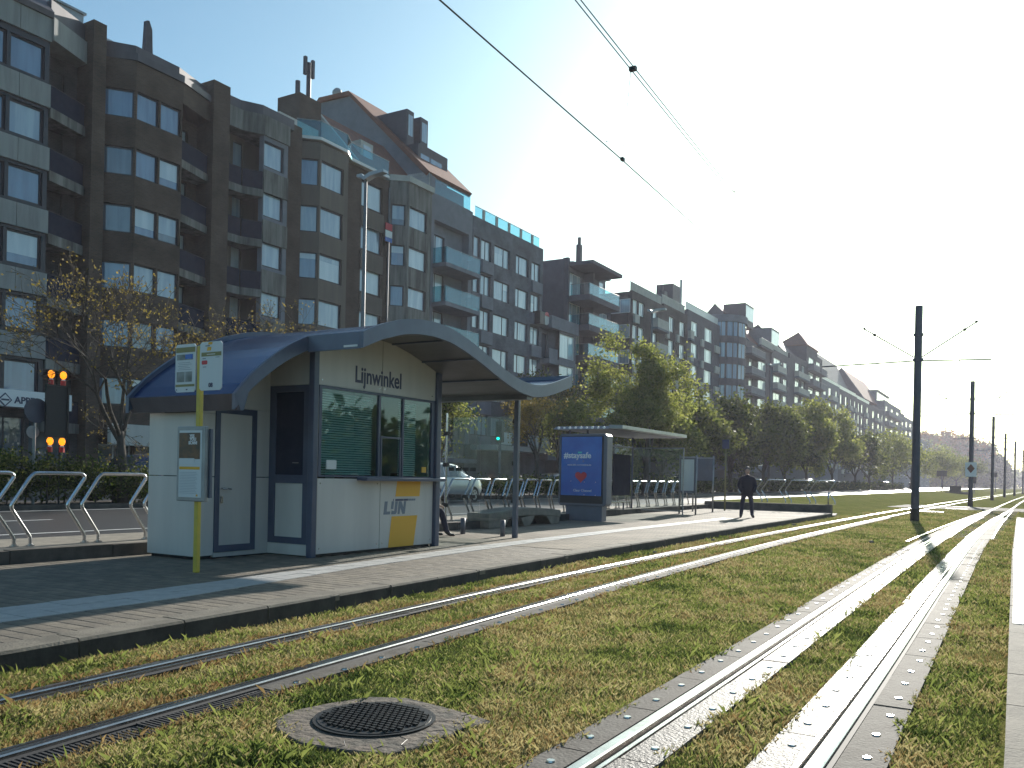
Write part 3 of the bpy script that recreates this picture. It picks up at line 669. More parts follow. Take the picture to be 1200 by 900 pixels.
# front window
f = MB()
for (a, b) in ((9.86, 9.92), (11.27, 11.32), (11.91, 11.95), (12.76, 12.84)): f.box(-9.32, -9.27, a, b, 1.40, 2.80)
for (a, b) in ((9.92, 11.27), (11.32, 11.91), (11.95, 12.76)): f.box(-9.315, -9.272, a, b, 2.76, 2.80); f.box(-9.315, -9.272, a, b, 1.40, 1.425)
w = part(f, 'window', 'kiosk_blue', K)
for (a, b) in ((9.92, 11.27), (11.32, 11.91), (11.95, 12.76)):
    g = MB(); g.box(-9.30, -9.292, a, b, 1.425, 2.76); part(g, 'pane', 'kiosk_glass', w)
g = MB(); g.box(-9.285, -9.262, 11.33, 11.87, 2.06, 2.09); g.box(-9.285, -9.262, 11.33, 11.36, 1.425, 2.06); g.box(-9.285, -9.262, 11.84, 11.87, 1.425, 2.06); part(g, 'hatch_frame', 'kiosk_blue', w)
# upper white arched panels
yzpanel(9.84, 11.345, 2.805, 0, arch=True); yzpanel(11.36, 12.86, 2.805, 0, arch=True)
# interior behind the glass
g = MB(); g.box(-11.25, -11.15, 9.9, 12.85, .2, 3.2); g.box(-11.25, -9.4, 9.9, 9.95, .3, 3.0); g.box(-11.25, -9.4, 12.82, 12.86, .2, 3.2); g.box(-11.25, -9.4, 9.9, 12.85, 3.0, 3.05); g.box(-11.25, -9.4, 9.9, 12.85, .25, .3)
part(g, 'inner_wall', 'room', K)
g = MB(); g.box(-9.95, -9.4, 10.0, 12.8, 1.30, 1.34); part(g, 'desk', 'light_wall', K)
k = 0
for (a, b) in ((9.95, 11.25), (11.97, 12.45)):
    z = 1.46
    while z < 2.74:
        g = MB(); g.prismX([(0, 0), (1, 0), (1, .004), (0, .004)], 0, .028)
        g.v = [(-9.42+v[0]+v[2]*.0, a+(b-a)*v[1], z+v[2]-v[0]*.75) for v in g.v]
        part(g, 'blind_slat', 'blind', K); z += .038
for (y, z, w_, h_) in ((10.2, 1.34, .12, .26), (10.75, 1.34, .35, .22), (11.5, 1.34, .14, .18), (12.2, 1.34, .2, .14), (12.6, 1.34, .1, .2)):
    g = MB(); g.box(-9.75, -9.55, y, y+w_, z, z+h_); o = part(g, 'office_item', 'black', K)
for (y, z) in ((9.92, 1.30), (11.28, 1.30), (11.42, .30), (12.78, .30), (9.92, .30), (11.28, .30), (9.92, 2.88), (11.28, 2.88), (11.42, 2.88), (12.76, 2.88)):
    g = MB(); g.tube([(-9.282, y, z), (-9.276, y, z)], .012, 8); part(g, 'screw', 'steel', K)
g = MB(); g.box(-9.292, -9.276, 10.05, 10.27, 1.52, 1.66); part(g, 'sticker', 'paper', K)
g = MB(); g.box(-9.292, -9.276, 12.5, 12.62, 1.5, 1.6); part(g, 'sticker', 'yellow', K)
# writing
place_text('lettering', 'Lijnwinkel', .375, 'ink', K, (-9.279, 10.66, 2.925), 'x', bold=.006, sx=.80)
for lp in ([(11.45, .78), (11.62, .78), (11.62, .83), (11.525, .83), (11.525, 1.0), (11.45, 1.0)], [(11.635, .87), (11.695, .87), (11.695, 1.0), (11.635, 1.0)], [(11.66, .78), (11.77, .78), (11.80, .81), (11.80, 1.0), (11.735, 1.0), (11.735, .835), (11.70, .835), (11.66, .845)], [(11.83, .78), (11.885, .78), (11.885, .90), (11.965, .78), (12.03, .78), (12.03, 1.0), (11.975, 1.0), (11.975, .885), (11.90, 1.0), (11.83, 1.0)]):
    g = MB(); g.prismX([(p[0]+(p[1]-.78)*.14, p[1]) for p in lp], -9.2795, -9.276); part(g, 'logo_letter', 'grey_ink', K)
def para(pts, m, name, x=-9.2795, t=.003):
    g = MB(); g.prismX(pts, x, x+t); return part(g, name, m, K)
para([(11.76, 1.08), (12.44, 1.08), (12.47, 1.342), (11.80, 1.342)], 'yellow', 'logo_mark')
para([(11.59, .22), (12.29, .22), (12.39, .745), (11.67, .745)], 'yellow', 'logo_mark')
for i, (a, b) in enumerate(((11.70, 11.715), (11.76, 11.98), (11.99, 12.11), (12.12, 12.2), (12.21, 12.27), (12.28, 12.32))):
    para([(a, 1.005), (b, 1.005), (b+.005, 1.04), (a+.005, 1.04)], 'ink' if i < 3 else 'grey_ink', 'logo_stripe')
# wind screen at the far end with clips and its little feet
S = empty('wind_screen', (-10.35, 16.05, HP), 'clear glass wind screen with dark stickers under the far end of the kiosk canopy', 'glass screen')
for (a, b) in ((-11.22, -10.33), (-10.31, -9.40)):
    g = MB(); g.box(a, b, 16.03, 16.04, .55, 2.75); p = part(g, 'pane', 'screen_glass', S)
for (x, zs) in ((-11.22, (2.35, 1.65, .75)), (-9.42, (2.6, 1.7, .9))):
    for z in zs:
        g = MB(); g.box(x-.08, x+.06, 16.0, 16.06, z, z+.09); o = part(g, 'clamp', 'black', S)
g = MB(); g.box(-11.235, -11.22, 16.0, 16.06, .5, 2.85); part(g, 'edge_rail', 'steel', S)
for k in range(4): g = MB(); g.box(-11.15+k*.19, -11.0+k*.19, 16.02, 16.028, 1.56, 1.64); part(g, 'sticker', 'black', S)
for k in range(10): g = MB(); g.box(-11.15+k*.19, -11.0+k*.19, 16.02, 16.028, .96, 1.04); part(g, 'sticker', 'black', S)
for x in (-10.75, -9.72):
    g = MB(); g.tube([(x, 16.04, HP), (x, 16.04, .52)], .055, 10); part(g, 'foot', 'grey_paint', S, True)
# ================================================================== bus stop post
B = empty('stop_post', (-9.01, 7.43, HP), 'yellow stop post carrying two information boards and a timetable case', 'stop sign')
g = MB(); g.box(-9.045, -8.975, 7.40, 7.46, HP, 3.03); o = part(g, 'pole', 'yellow_pole', B); bevel(o, .01)
def board(x0, x1, z0, z1, name='board'):
    g = MB(); c = .03; g.prismY([(x0+c, z0), (x1-c, z0), (x1, z0+c), (x1, z1-c), (x1-c, z1), (x0+c, z1), (x0, z1-c), (x0, z0+c)], 7.385, 7.398); return part(g, name, 'paper', B)
def pr(x0, x1, z0, z1, m, parent, y=7.383, name='print'):
    g = MB(); g.box(x0, x1, y-.001, y+.001, z0, z1); return part(g, name, m, parent)
b1 = board(-9.43, -9.05, 2.45, 3.06)
pr(-9.42, -9.06, 2.955, 3.02, 'olive', b1); pr(-9.40, -9.10, 2.86, 2.93, 'photo_print', b1); pr(-9.24, -9.10, 2.87, 2.93, 'blue_print', b1, 7.3815); pr(-9.40, -9.25, 2.58, 2.71, 'photo_print', b1); pr(-9.235, -9.11, 2.58, 2.71, 'photo_print', b1, 7.3825); pr(-9.42, -9.06, 2.52, 2.55, 'olive', b1); pr(-9.41, -9.39, 2.475, 2.49, 'ink', b1); pr(-9.22, -9.19, 2.475, 2.49, 'ink', b1)
for k in range(5): pr(-9.38+.02*(k % 2), -9.12-.03*(k % 3), 2.735+k*.022, 2.739+k*.022, 'grey_ink', b1)
b2 = board(-8.97, -8.57, 2.46, 3.065)
g = MB(); g.prismY([(-8.82, 3.03), (-8.75, 3.03), (-8.74, 3.06), (-8.81, 3.06)], 7.381, 7.384); g.prismY([(-8.84, 2.955), (-8.77, 2.955), (-8.76, 3.0), (-8.83, 3.0)], 7.381, 7.384); part(g, 'logo_mark', 'yellow', b2)
pr(-8.87, -8.79, 3.01, 3.02, 'ink', b2); pr(-8.94, -8.58, 2.885, 2.935, 'olive', b2); pr(-8.84, -8.69, 2.905, 2.912, 'white_print', b2, 7.3815)
g = MB(); g.prismY([(-8.92, 2.785), (-8.84, 2.785), (-8.83, 2.795), (-8.83, 2.825), (-8.84, 2.835), (-8.92, 2.835), (-8.93, 2.825), (-8.93, 2.795)], 7.381, 7.384); part(g, 'route_badge', 'red_print', b2)
pr(-8.92, -8.86, 2.855, 2.862, 'ink', b2); pr(-8.91, -8.85, 2.75, 2.757, 'ink', b2); pr(-8.68, -8.61, 2.865, 2.87, 'ink', b2)
place_text('lettering', '08', .075, 'ink', b2, (-8.80, 7.3835, 2.50), 'y', bold=.002)
g = MB(); g.box(-9.30, -8.78, 7.33, 7.395, 1.07, 2.01); o = part(g, 'timetable_case', 'zinc', B); bevel(o, .012)
g = MB(); g.box(-9.25, -8.83, 7.326, 7.331, 1.12, 1.96); s1 = part(g, 'sheet', 'paper', B)
pr(-9.25, -8.86, 1.60, 1.93, 'poster_dark', s1, 7.3245, 'poster'); pr(-9.24, -8.96, 1.54, 1.61, 'paper', s1, 7.3225, 'poster_label'); pr(-9.24, -8.86, 1.47, 1.505, 'yellow', s1, 7.3245, 'stripe')
for i, (s, z) in enumerate((('YES', 1.87), ('YOU', 1.83), ('SCAN!', 1.785))): place_text('lettering', s, .055, 'white_print', s1, (-9.05-(.02 if i == 2 else 0), 7.3230, z), 'y', bold=.002)
for k in range(14): pr(-9.23, -8.90-.02*(k % 3), 1.17+k*.02, 1.1725+k*.02, 'grey_ink', s1, 7.3245)
pr(-8.92, -8.89, 1.135, 1.16, 'yellow', s1, 7.3245)
g = MB(); g.box(-8.86, -8.75, 7.40, 7.43, 1.12, 1.98); part(g, 'rear_case', 'grey_paint', B)
# ================================================================== steel hoops
def make_hoop():
    t = empty('bike_hoop', (0, 0, 0), 'bent stainless steel hoop', 'hoop barrier')
    r = .026; pr_ = [(0, .0), (0, .10), (-.015, .14), (-.255, .50), (-.278, .545), (-.272, .59), (-.03, .955), (.005, .995)]
    top = []
    g = MB(); pts = [(0, p[0], p[1]) for p in pr_]+[(0, .04, 1.022), (0, .08, 1.03), (0, .73, 1.03), (0, .775, 1.018), (0, .803, .99), (0, .80, .955)]+[(0, .82+p[0], p[1]) for p in reversed(pr_[:-2])]
    g.tube(pts, r, 8, caps=False); part(g, 'bent_tube', 'steel', t, True)
    for y in (0, .82):
        g = MB(); g.tube([(0, y, 0), (0, y, .012)], .06, 12); g.tube([(0, y, .012), (0, y, .03)], .034, 10); g.tube([(.045, y, .01), (.045, y, .025)], .01, 6); g.tube([(-.045, y, .01), (-.045, y, .025)], .01, 6); part(g, 'base_plate', 'steel', t)
    return t
hoop = make_hoop(); k = 0; y = 4.01
ORD = ['first', 'second', 'third', 'fourth', 'fifth', 'sixth', 'seventh', 'eighth', 'ninth', 'tenth', 'eleventh', 'twelfth', 'thirteenth', 'fourteenth', 'fifteenth', 'sixteenth', 'seventeenth', 'eighteenth', 'nineteenth', 'twentieth', 'twenty first', 'twenty second', 'twenty third', 'twenty fourth', 'twenty fifth', 'twenty sixth', 'twenty seventh']
left_n = 0; right_n = 0
for i in range(33):
    y = 5.01+i*1.05
    if y > 38.6: break
    if 9.4 <= y < 15.2: continue
    t = hoop if i == 0 else copy_tree(hoop)
    t.location = (row_x(y+.4)-.0+random.uniform(-.01, .01), y, .345); t.rotation_euler = (0, random.uniform(-.01, .01), math.atan2(row_x(y)-row_x(y+.82), .82))
    t['group'] = 'steel hoops along the raised verge'
    if y < 9.4: t['label'] = '%s steel hoop from the left picture edge, on the verge left of the kiosk' % ORD[left_n]; left_n += 1
    else: t['label'] = '%s steel hoop counted rightwards from the kiosk in the long row' % ORD[right_n]; right_n += 1
for i in range(4):
    t = copy_tree(hoop); t.location = (-11.35+i*1.07, 40.35, .52); t.rotation_euler = (0, 0, R(-90)); t['group'] = 'steel hoops behind the end wall'
    t['label'] = '%s from left of the hoops behind the low end wall of the platform' % ORD[i]
# ================================================================== bench of cast concrete
t = empty('concrete_bench', (-11.55, 19.8, HP), 'weathered cast concrete bench with curved top and arched openings behind the canopy post', 'bench')
g = MB(); pts = [(17.95, .52), (18.5, .55), (19.2, .60), (19.9, .62), (20.6, .60), (21.3, .56), (21.75, .52)]
g.prismX([(p[0], p[1]+.03) for p in pts]+[(p[0], p[1]-.17) for p in reversed(pts)], -11.92, -11.28); o = part(g, 'seat', 'concrete', t); bevel(o, .02)
for (c, d, a_, b_) in ((18.0, 18.75, 17.97, 19.05), (19.75, 20.05, 19.55, 20.35), (21.25, 21.7, 20.95, 21.74)):
    g = MB(); g.prismX([(c, HP), (d, HP), (b_, .46), (a_, .40)], -11.90, -11.30); o = part(g, 'leg', 'concrete', t); bevel(o, .02)
# ================================================================== advert panel
A = empty('advert_pillar', (-11.5, 23.7, HP), 'free standing advert pillar showing a blue poster with red heart', 'advert pillar')
g = MB(); g.box(-12.1, -10.9, 23.66, 23.98, HP, .62); part(g, 'pedestal', 'grey_paint', A)
g = MB(); c = .07; g.prismY([(-12.34+c, .62), (-10.74-c, .62), (-10.74, .62+c), (-10.74, 2.79-c), (-10.74-c, 2.79), (-12.34+c, 2.79), (-12.34, 2.79-c), (-12.34, .62+c)], 23.6, 24.0); o = part(g, 'casing', 'grey_paint', A); bevel(o, .02)
g = MB(); g.box(-12.27, -10.85, 23.585, 23.597, .70, 2.73); part(g, 'border', 'black', A)
g = MB(); g.box(-12.24, -10.90, 23.570, 23.583, .93, 2.70); p = part(g, 'poster', 'blue_print', A)
place_text('lettering', '#staysafe', .245, 'white_print', p, (-12.15, 23.565, 2.06), 'y', bold=.006, sx=1.0)
place_text('lettering', 'www.info-coronavirus.be', .078, 'white_print', p, (-12.03, 23.565, 1.83), 'y')
place_text('lettering', 'fr', .10, 'grey_ink', p, (-11.52, 23.565, 1.93), 'y')
place_text('lettering', 'Clear Channel', .105, 'white_print', p, (-11.82, 23.565, 1.05), 'y')
g = MB(); g.box(-11.68, -11.55, 23.562, 23.569, 2.20, 2.25); part(g, 'mask_mark', 'green_light', p).data.materials[0] = mat('turquoise', (.05, .55, .52), .4)
g = MB(); hp = []
for k in range(28):
    a = 2*math.pi*k/28; hp.append((-11.57+.0122*16*math.sin(a)**3, 1.50+.0118*(13*math.cos(a)-5*math.cos(2*a)-2*math.cos(3*a)-math.cos(4*a))))
g.prismY(hp, 23.562, 23.568); part(g, 'heart', 'red_print', p)
for (x, z) in ((-11.9, 1.36), (-11.45, 1.34), (-11.08, 1.34), (-11.45, .96), (-11.08, .95)): g = MB(); g.ball((x, 23.563, z), .012, 6, 4); part(g, 'light_dot', 'white_print', p)
# ================================================================== tram shelter
S2 = empty('tram_shelter', (-12, 29, HP), 'small glass tram shelter with sloping perforated roof behind the advert pillar', 'tram shelter')
g = MB(); g.prismX([(25.0, 3.02), (25.2, 3.12), (31.4, 3.16), (31.5, 3.03)], -13.3, -11.35); part(g, 'roof', 'grey_paint', S2)
g = MB(); g.prism([(-11.35, 25.05), (-11.0, 25.3), (-11.0, 31.3), (-11.35, 31.5)], 3.04, 3.15); part(g, 'roof_edge', 'zinc', S2)
for k in range(9):
    g = MB(); g.tube([(-13.1+k*.2, 24.985+.0, 3.06), (-13.1+k*.2, 25.01, 3.06)], .035 if k % 2 else .045, 10); part(g, 'roof_lamp', 'white_print', S2)
for (x, y) in ((-13.0, 25.6), (-13.0, 30.9), (-12.35, 25.6)):
    g = MB(); g.tube([(x, y, HP), (x, y, 3.04)], .04, 8); part(g, 'post', 'grey_paint', S2, True)
for (a, b) in ((25.7, 27.4), (27.45, 29.1), (29.15, 30.85)):
    g = MB(); g.box(-13.0, -12.99, a, b, .45, 2.6); part(g, 'pane', 'screen_glass', S2)
g = MB(); g.box(-12.95, -11.0, 30.95, 30.96, .32, 2.62); part(g, 'pane', 'screen_glass', S2)
f = MB(); f.box(-12.97, -10.98, 30.93, 30.98, 2.62, 2.66); f.box(-12.97, -10.98, 30.93, 30.98, .28, .32); f.box(-11.0, -10.97, 30.93, 30.98, HP, 2.66); part(f, 'end_frame', 'zinc', S2)
f = MB(); f.box(-13.02, -12.97, 25.6, 30.9, .28, .34); f.box(-13.02, -12.97, 25.6, 30.9, 2.62, 2.68); part(f, 'rear_frame', 'grey_paint', S2)
g = MB(); g.box(-12.93, -12.86, 28.9, 30.4, .85, 2.35); part(g, 'notice_case', 'dark_glass_panel', S2)
g = MB(); g.box(-12.8, -12.4, 26.3, 29.5, .60, .64); part(g, 'seat', 'steel', S2)
for y in (26.6, 29.2): g = MB(); g.tube([(-12.6, y, HP), (-12.6, y, .6)], .03, 6); part(g, 'seat_leg', 'grey_paint', S2)
# information cases beyond the shelter
def info_case(y, x0, x1, z0, z1, label, poster=True, pole=True):
    t = empty('information_case', ((x0+x1)/2, y, HP), label, 'notice case')
    g = MB(); g.box(x0, x1, y, y+.12, z0, z1); part(g, 'case', 'grey_paint', t)
    g = MB(); g.box(x0-.0, x1+.03, y-.03, y+.15, z1, z1+.05); part(g, 'hood', 'zinc', t)
    if poster: g = MB(); g.box(x0+.05, x1-.05, y-.01, y-.002, z0+.08, z1-.06); part(g, 'sheet', 'pane_pale', t)
    for x in (x0-.02, x1+.02): g = MB(); g.tube([(x, y+.06, HP), (x, y+.06, z1+.1)], .035, 8); part(g, 'post', 'zinc', t, True)
    return t
info_case(31.6, -11.35, -10.75, .98, 2.3, 'tall grey timetable case on two posts just right of the glass shelter')
info_case(34.6, -11.85, -11.05, 1.45, 2.35, 'smaller grey notice box on two posts further along the platform', False)
t = empty('stop_flag', (-11.3, 37.2, HP), 'thin post with small blue flag sign left of the standing person', 'sign')
g = MB(); g.tube([(-11.3, 37.2, HP), (-11.3, 37.2, 3.2)], .035, 8); part(g, 'pole', 'olive', t, True)
g = MB(); g.box(-11.45, -11.15, 37.15, 37.18, 2.85, 3.25); part(g, 'plate', 'ink', t)
# ================================================================== catenary masts
def hframe(): pass
MASTS = [(-3.9, 38.4, 8.66, .155), (-3.44, 68.4, 8.75, .15), (-3.2, 103, 8.7, .15), (-2.75, 136, 8.7, .15), (-1.85, 160, 8.7, .15), (-.9, 200, 8.7, .15), (-.2, 235, 8.7, .15), (1.6, 280, 8.7, .15), (4.5, 330, 8.7, .15)]
ML = ['nearest of all, its shadow crossing the bright rails', 'second, carrying the white sign with orange diamond', 'third mast along the tracks, just past the level crossing', 'fourth mast along the tracks', 'fifth mast along the tracks, thin against the far trees', 'sixth mast along the tracks at the right picture edge', 'seventh mast, a thin line at the right edge', 'far small mast near the vanishing point', 'farthest mast near the vanishing point']
for i, (x, y, h, r) in enumerate(MASTS):
    t = empty('catenary_mast', (x, y, 0), 'grey steel overhead line mast: '+ML[i], 'mast', 'overhead line masts between the tracks')
    g = MB(); g.tube([(x, y, 0), (x, y, h)], [r, r*.93], 8); part(g, 'pole', 'mast_paint', t)
    g = MB(); g.tube([(x, y, -.05), (x, y, .5)], r+.015, 8); part(g, 'sleeve', 'black', t)
    for z in (6.5, 7.5): g = MB(); g.tube([(x, y, z-.05), (x, y, z+.05)], r+.04, 8); part(g, 'collar', 'mast_paint', t)
    for s in (-1, 1):
        if s == 1 and i == 1: pass
        g = MB(); g.tube([(x+s*.15, y, 6.45), (x+s*3.7 if s < 0 else x+2.6, y, 6.38)], .03, 6); part(g, 'bracket_arm', 'mast_paint', t)
        g = MB(); g.tube([(x+s*.15, y, 6.6), (x+s*2.1, y, 7.9)], .028, 6); part(g, 'stay', 'mast_paint', t)
        g = MB(); g.ball((x+s*1.65, y, 7.6), .07, 6, 4); part(g, 'insulator', 'black', t); g = MB(); g.ball((x+s*2.05, y, 7.88), .06, 6, 4); part(g, 'insulator', 'black', t)
        g = MB(); g.tube([(x+s*1.5, y, 6.42), (x+s*1.5, y, 6.15), (x+s*.9, y, 5.9)], .018, 5); part(g, 'registration_arm', 'mast_paint', t)
    if i == 1:
        g = MB(); g.box(x-.35, x+.35, y-.2, y-.18, 2.1, 3.1); p = part(g, 'sign_plate', 'white_print', t)
        g = MB(); g.prismY([(x, 2.35), (x+.24, 2.67), (x, 2.98), (x-.24, 2.67)], y-.21, y-.202); part(g, 'diamond', 'tile', p)
# wires
def wire(name, pts, r, label, cat='wire'):
    g = MB(); g.tube(pts, r, 5); o = part(g, name, 'black'); return tag(o, label, cat)
con = [(-4.30, 2, 5.5), (-4.37, 6, 5.5), (-4.49, 10.1, 5.5), (-4.66, 14.6, 5.5), (-5.3, 38.4, 5.55), (-5.1, 68.4, 5.55), (-4.6, 103, 5.55), (-3.9, 136, 5.55), (-3.1, 160, 5.55), (0, 235, 5.55), (9, 400, 5.5)]
wire('contact_wire', con, .008, 'lower single overhead wire slanting down across the sky')
mes = [(-4.2, 2, 7.0), (-4.28, 6, 6.78), (-4.42, 10.2, 6.65), (-4.62, 14.6, 6.6), (-4.95, 22, 6.7), (-5.3, 38.4, 7.4), (-5.2, 53, 6.7), (-5.1, 68.4, 7.4), (-4.9, 85, 6.7), (-4.6, 103, 7.4)]
for k, dx in enumerate((0, .055)):
    wire('messenger_wire', [(p[0]+dx, p[1], p[2]) for p in mes], .007, 'left strand of the upper twin overhead wire' if k == 0 else 'right strand of the upper twin overhead wire')
o = wire('dropper', [(-4.42, 10.2, 6.65), (-4.49, 10.15, 5.5)], .005, 'thin vertical dropper between the upper twin wire and lower wire', 'dropper')
for bb in ((-4.44, -4.35, 10.17, 10.23, 6.63, 6.68), (-4.51, -4.47, 10.12, 10.18, 5.49, 5.53)): g = MB(); g.box(*bb); q = part(g, 'clip', 'black'); q.parent = o
wire('contact_wire', [(xr(y)+.0, y, 5.5) for y in (38, 68, 103, 136, 160, 235, 400)], .008, 'far overhead wire above the right hand track beside the masts')
# ================================================================== buildings (facades along X = -38)
WC = {}
def wmesh(w, h, fr, cells, fmat, pmat, bar=.06):
    key = (round(w, 2), round(h, 2), cells, fmat, pmat, bar)
    if key in WC: return WC[key]
    f = MB(); f.box(0, w, 0, .07, 0, bar); f.box(0, w, 0, .07, h-bar, h); f.box(0, bar, 0, .07, bar, h-bar); f.box(w-bar, w, 0, .07, bar, h-bar)
    xs = [bar]; acc = 0; tot = sum(cells); panes = []
    for i, c in enumerate(cells):
        a = bar+(w-2*bar)*acc/tot; acc += c; b = bar+(w-2*bar)*acc/tot
        if i: a += bar*.5
        if i < len(cells)-1: f.box(b-bar*.5, b+bar*.5, 0, .07, bar, h-bar); b -= bar*.5
        p = MB(); p.face([(a, .03, bar), (b, .03, bar), (b, .03, h-bar), (a, .03, h-bar)]); panes.append(p.mesh('pane', pmat))
    WC[key] = (f.mesh('window', fmat), panes); return WC[key]
def place_window(root, p, ang, w, h, cells, fmat, pset, bar=.06, name='window'):
    pm = random.choice(pset); fm, panes = wmesh(w, h, None, cells, fmat, pm, bar)
    o = link(name, fm, root); o.location = p; o.rotation_euler = (0, 0, ang)
    for i, q in enumerate(panes):
        if random.random() < .2: q = wmesh(w, h, None, cells, fmat, random.choice(pset), bar)[1][i]
        c = bpy.data.objects.new('pane', q); col.objects.link(c); c.parent = o
    if random.random() < .2 and h > 1.2:
        fr_ = random.choice((.22, .35, .5, .7)); i = random.randrange(len(panes)); xs = [v.co.x for v in panes[i].vertices]; q = MB()
        q.face([(min(xs), .026, h-bar-(h-2*bar)*fr_), (max(xs), .026, h-bar-(h-2*bar)*fr_), (max(xs), .026, h-bar), (min(xs), .026, h-bar)])
        c = bpy.data.objects.new('roller_blind', q.mesh('roller_blind', random.choice(('pane_pale', 'pane_curtain', 'pane_pale')))); col.objects.link(c); c.parent = o
    return o
def fac(root, wall, A, B, z0, z1, rows, cols, fmat='dark_frame', pset=('pane_blue',), thick=.35, inset=.12, bar=.06, band=None):
    """wall from A to B with real openings; rows (z_bottom, z_top), cols (ya, yb, cells) by world Y"""
    A = Vector(A); B = Vector(B); d = (B-A); L = d.length; d.normalize(); n = Vector((d.y, -d.x)); ang = math.atan2(d.y, d.x)
    def bx(mb, s0, s1, t0, t1, za, zb):
        if s1-s0 < .01 or zb-za < .01: return
        P = [A+d*s0+n*t1, A+d*s1+n*t1, A+d*s1+n*t0, A+d*s0+n*t0]; mb.prism([(p.x, p.y) for p in P], za, zb)
    rows = sorted(rows); cs = sorted([((c[0]-A.y)/d.y, (c[1]-A.y)/d.y, c[2]) for c in cols]); zc = z0
    for (zb, zt) in rows:
        bx(wall, 0, L, -thick, 0, zc, zb); sc = 0
        for (a, b, cells) in cs:
            bx(wall, sc, a, -thick, 0, zb, zt); sc = b
            p = A+d*a-n*inset; place_window(root, (p.x, p.y, zb), ang, b-a, zt-zb, cells, fmat, pset, bar)
        bx(wall, sc, L, -thick, 0, zb, zt); zc = zt
    bx(wall, 0, L, -thick, 0, zc, z1)
def slab(root, pts, inner, z, th=.3, h=.95, smat='stain_conc', pmat='dark_glass_panel', side=None, rail='dark_frame', taper=.0):
    """balcony: slab with outer edge pts (Y rising), back at X=inner; parapet panels along the edge"""
    g = MB(); poly = [(inner, pts[0][1])]+list(pts)+[(inner, pts[-1][1])]
    g.prism([(p[0], p[1]) for p in reversed(poly)], z-th, z); b = part(g, 'balcony', smat, root)
    edges = list(zip(pts[:-1], pts[1:]))
    for (a, c) in edges:
        a, c = Vector(a), Vector(c); d = (c-a).normalized(); n = Vector((d.y, -d.x))
        g = MB(); P = [a+d*.03-n*.05, c-d*.03-n*.05, c-d*.03-n*.09, a+d*.03-n*.09]; g.prism([(p.x, p.y) for p in P], z+.02, z+h); part(g, 'parapet', pmat, b)
        g = MB(); g.tube([(a.x-n.x*.07, a.y-n.y*.07, z+h+.03), (c.x-n.x*.07, c.y-n.y*.07, z+h+.03)], .03, 5); part(g, 'rail', rail, b)
    return b
def bld(y0, label, name='apartment_building', x=-38):
    return empty(name, (x, y0, .45), label, 'apartment building', 'apartment buildings in the row behind the trees')
def core(wall, x0, x1, y0, y1, z0, z1): wall.box(x0, x1, y0, y1, z0, z1)
NEAR = ('pane_blue', 'pane_blue', 'pane_blue', 'pane_curtain', 'pane_dark')
MID = ('pane_curtain', 'pane_pale', 'pane_curtain')
FARP = ('pane_pale', 'pane_pale', 'pane_curtain')
DP = 50.0   # depth of the row behind the facade line
# ---- first: pale panels, dark window bands
b = bld(12, 'brick and pale grey panelled apartment block at the left picture edge, with shop sign'); W = MB()
core(W, -50, -38.6, 4, 24.4, .45, 21.6)
rows = [(18.30-2.75*k, 19.76-2.75*k) for k in range(6)]
DK = MB()
cols = [(22.27-1.64*j-1.50-.2, 22.27-1.64*j-.2, (1,)) for j in range(9)]
fac(b, DK, (-37.2, 4), (-37.2, 22.27), 4.75, 20.1, rows, cols, 'dark_frame', NEAR, bar=.09)
part(DK, 'window_band', 'dark_frame', b)
for k in range(-1, 5):
    zt = 18.15-2.75*k; zb = zt-1.0
    if k == -1: zt, zb = 21.05, 20.03
    y = 22.30
    while y > 8:
        g = MB(); g.box(-37.19, -37.08, y-1.38, y-.012, zb, zt); part(g, 'facade_panel', 'grey_panel', b); y -= 1.39
g = MB(); g.prismY([(-37.0, 21.06), (-36.95, 21.3), (-37.6, 22.0), (-38.8, 22.0), (-38.8, 21.06)], 4, 22.3); part(g, 'roof_edge', 'lead', b)
g = MB(); g.prism([(-38.8, 22.3), (-36.95, 22.3), (-37.75, 24.38), (-38.8, 24.38)], 20.1, 21.1); part(g, 'roof_fascia', 'grey_panel', b)
g = MB(); g.prism([(-38.8, 22.31), (-37.2, 22.31), (-37.95, 24.38), (-38.8, 24.38)], 21.11, 21.95); part(g, 'roof_edge', 'lead', b)
fac(b, W, (-38.5, 22.27), (-38.5, 24.4), .45, 20.1, [(17.4-2.75*k, 19.5-2.75*k) for k in range(6)], [(22.6, 23.75, (1,))], 'dark_frame', ('pane_pale', 'pane_curtain'))  # paler panes: bright sky reflection of the recessed windows put into the colour
for k in range(6): slab(b, [(-37.1, 22.32), (-37.78, 24.38)], -38.5, 17.2-2.75*k, .45, .95)
# ground floor shop
fac(b, W, (-37.9, 4), (-37.9, 24.38), .45, 3.95, [(.8, 3.6)], [(20.2, 21.9, (1, 1)), (22.1, 24.0, (1, 1)), (17.9, 19.9, (1, 1)), (15, 17.6, (1, 1))], 'dark_frame', ('pane_dark',))
part(W, 'wall', 'dark_brick', b)
g = MB(); g.box(-37.9, -37.15, 12, 23.6, 3.98, 4.70); sg = part(g, 'shop_sign', 'white_print', b)
place_text('lettering', 'APPE', .40, 'ink', sg, (-37.14, 21.02, 4.14), 'x', bold=.012)
ec = (20.62, 4.25)
for q, d_, m_ in ((.30, 0, 'ink'), (.23, .01, 'white_print')):
    g = MB(); g.prismX([(ec[0]-q, ec[1]), (ec[0], ec[1]-q), (ec[0]+q, ec[1]), (ec[0], ec[1]+q)], -37.15, -37.13+d_); part(g, 'emblem', m_, sg)
g = MB(); g.box(-37.13, -37.11, ec[0]-.17, ec[0]+.17, ec[1]-.035, ec[1]+.035); part(g, 'emblem_bar', 'ink', sg)
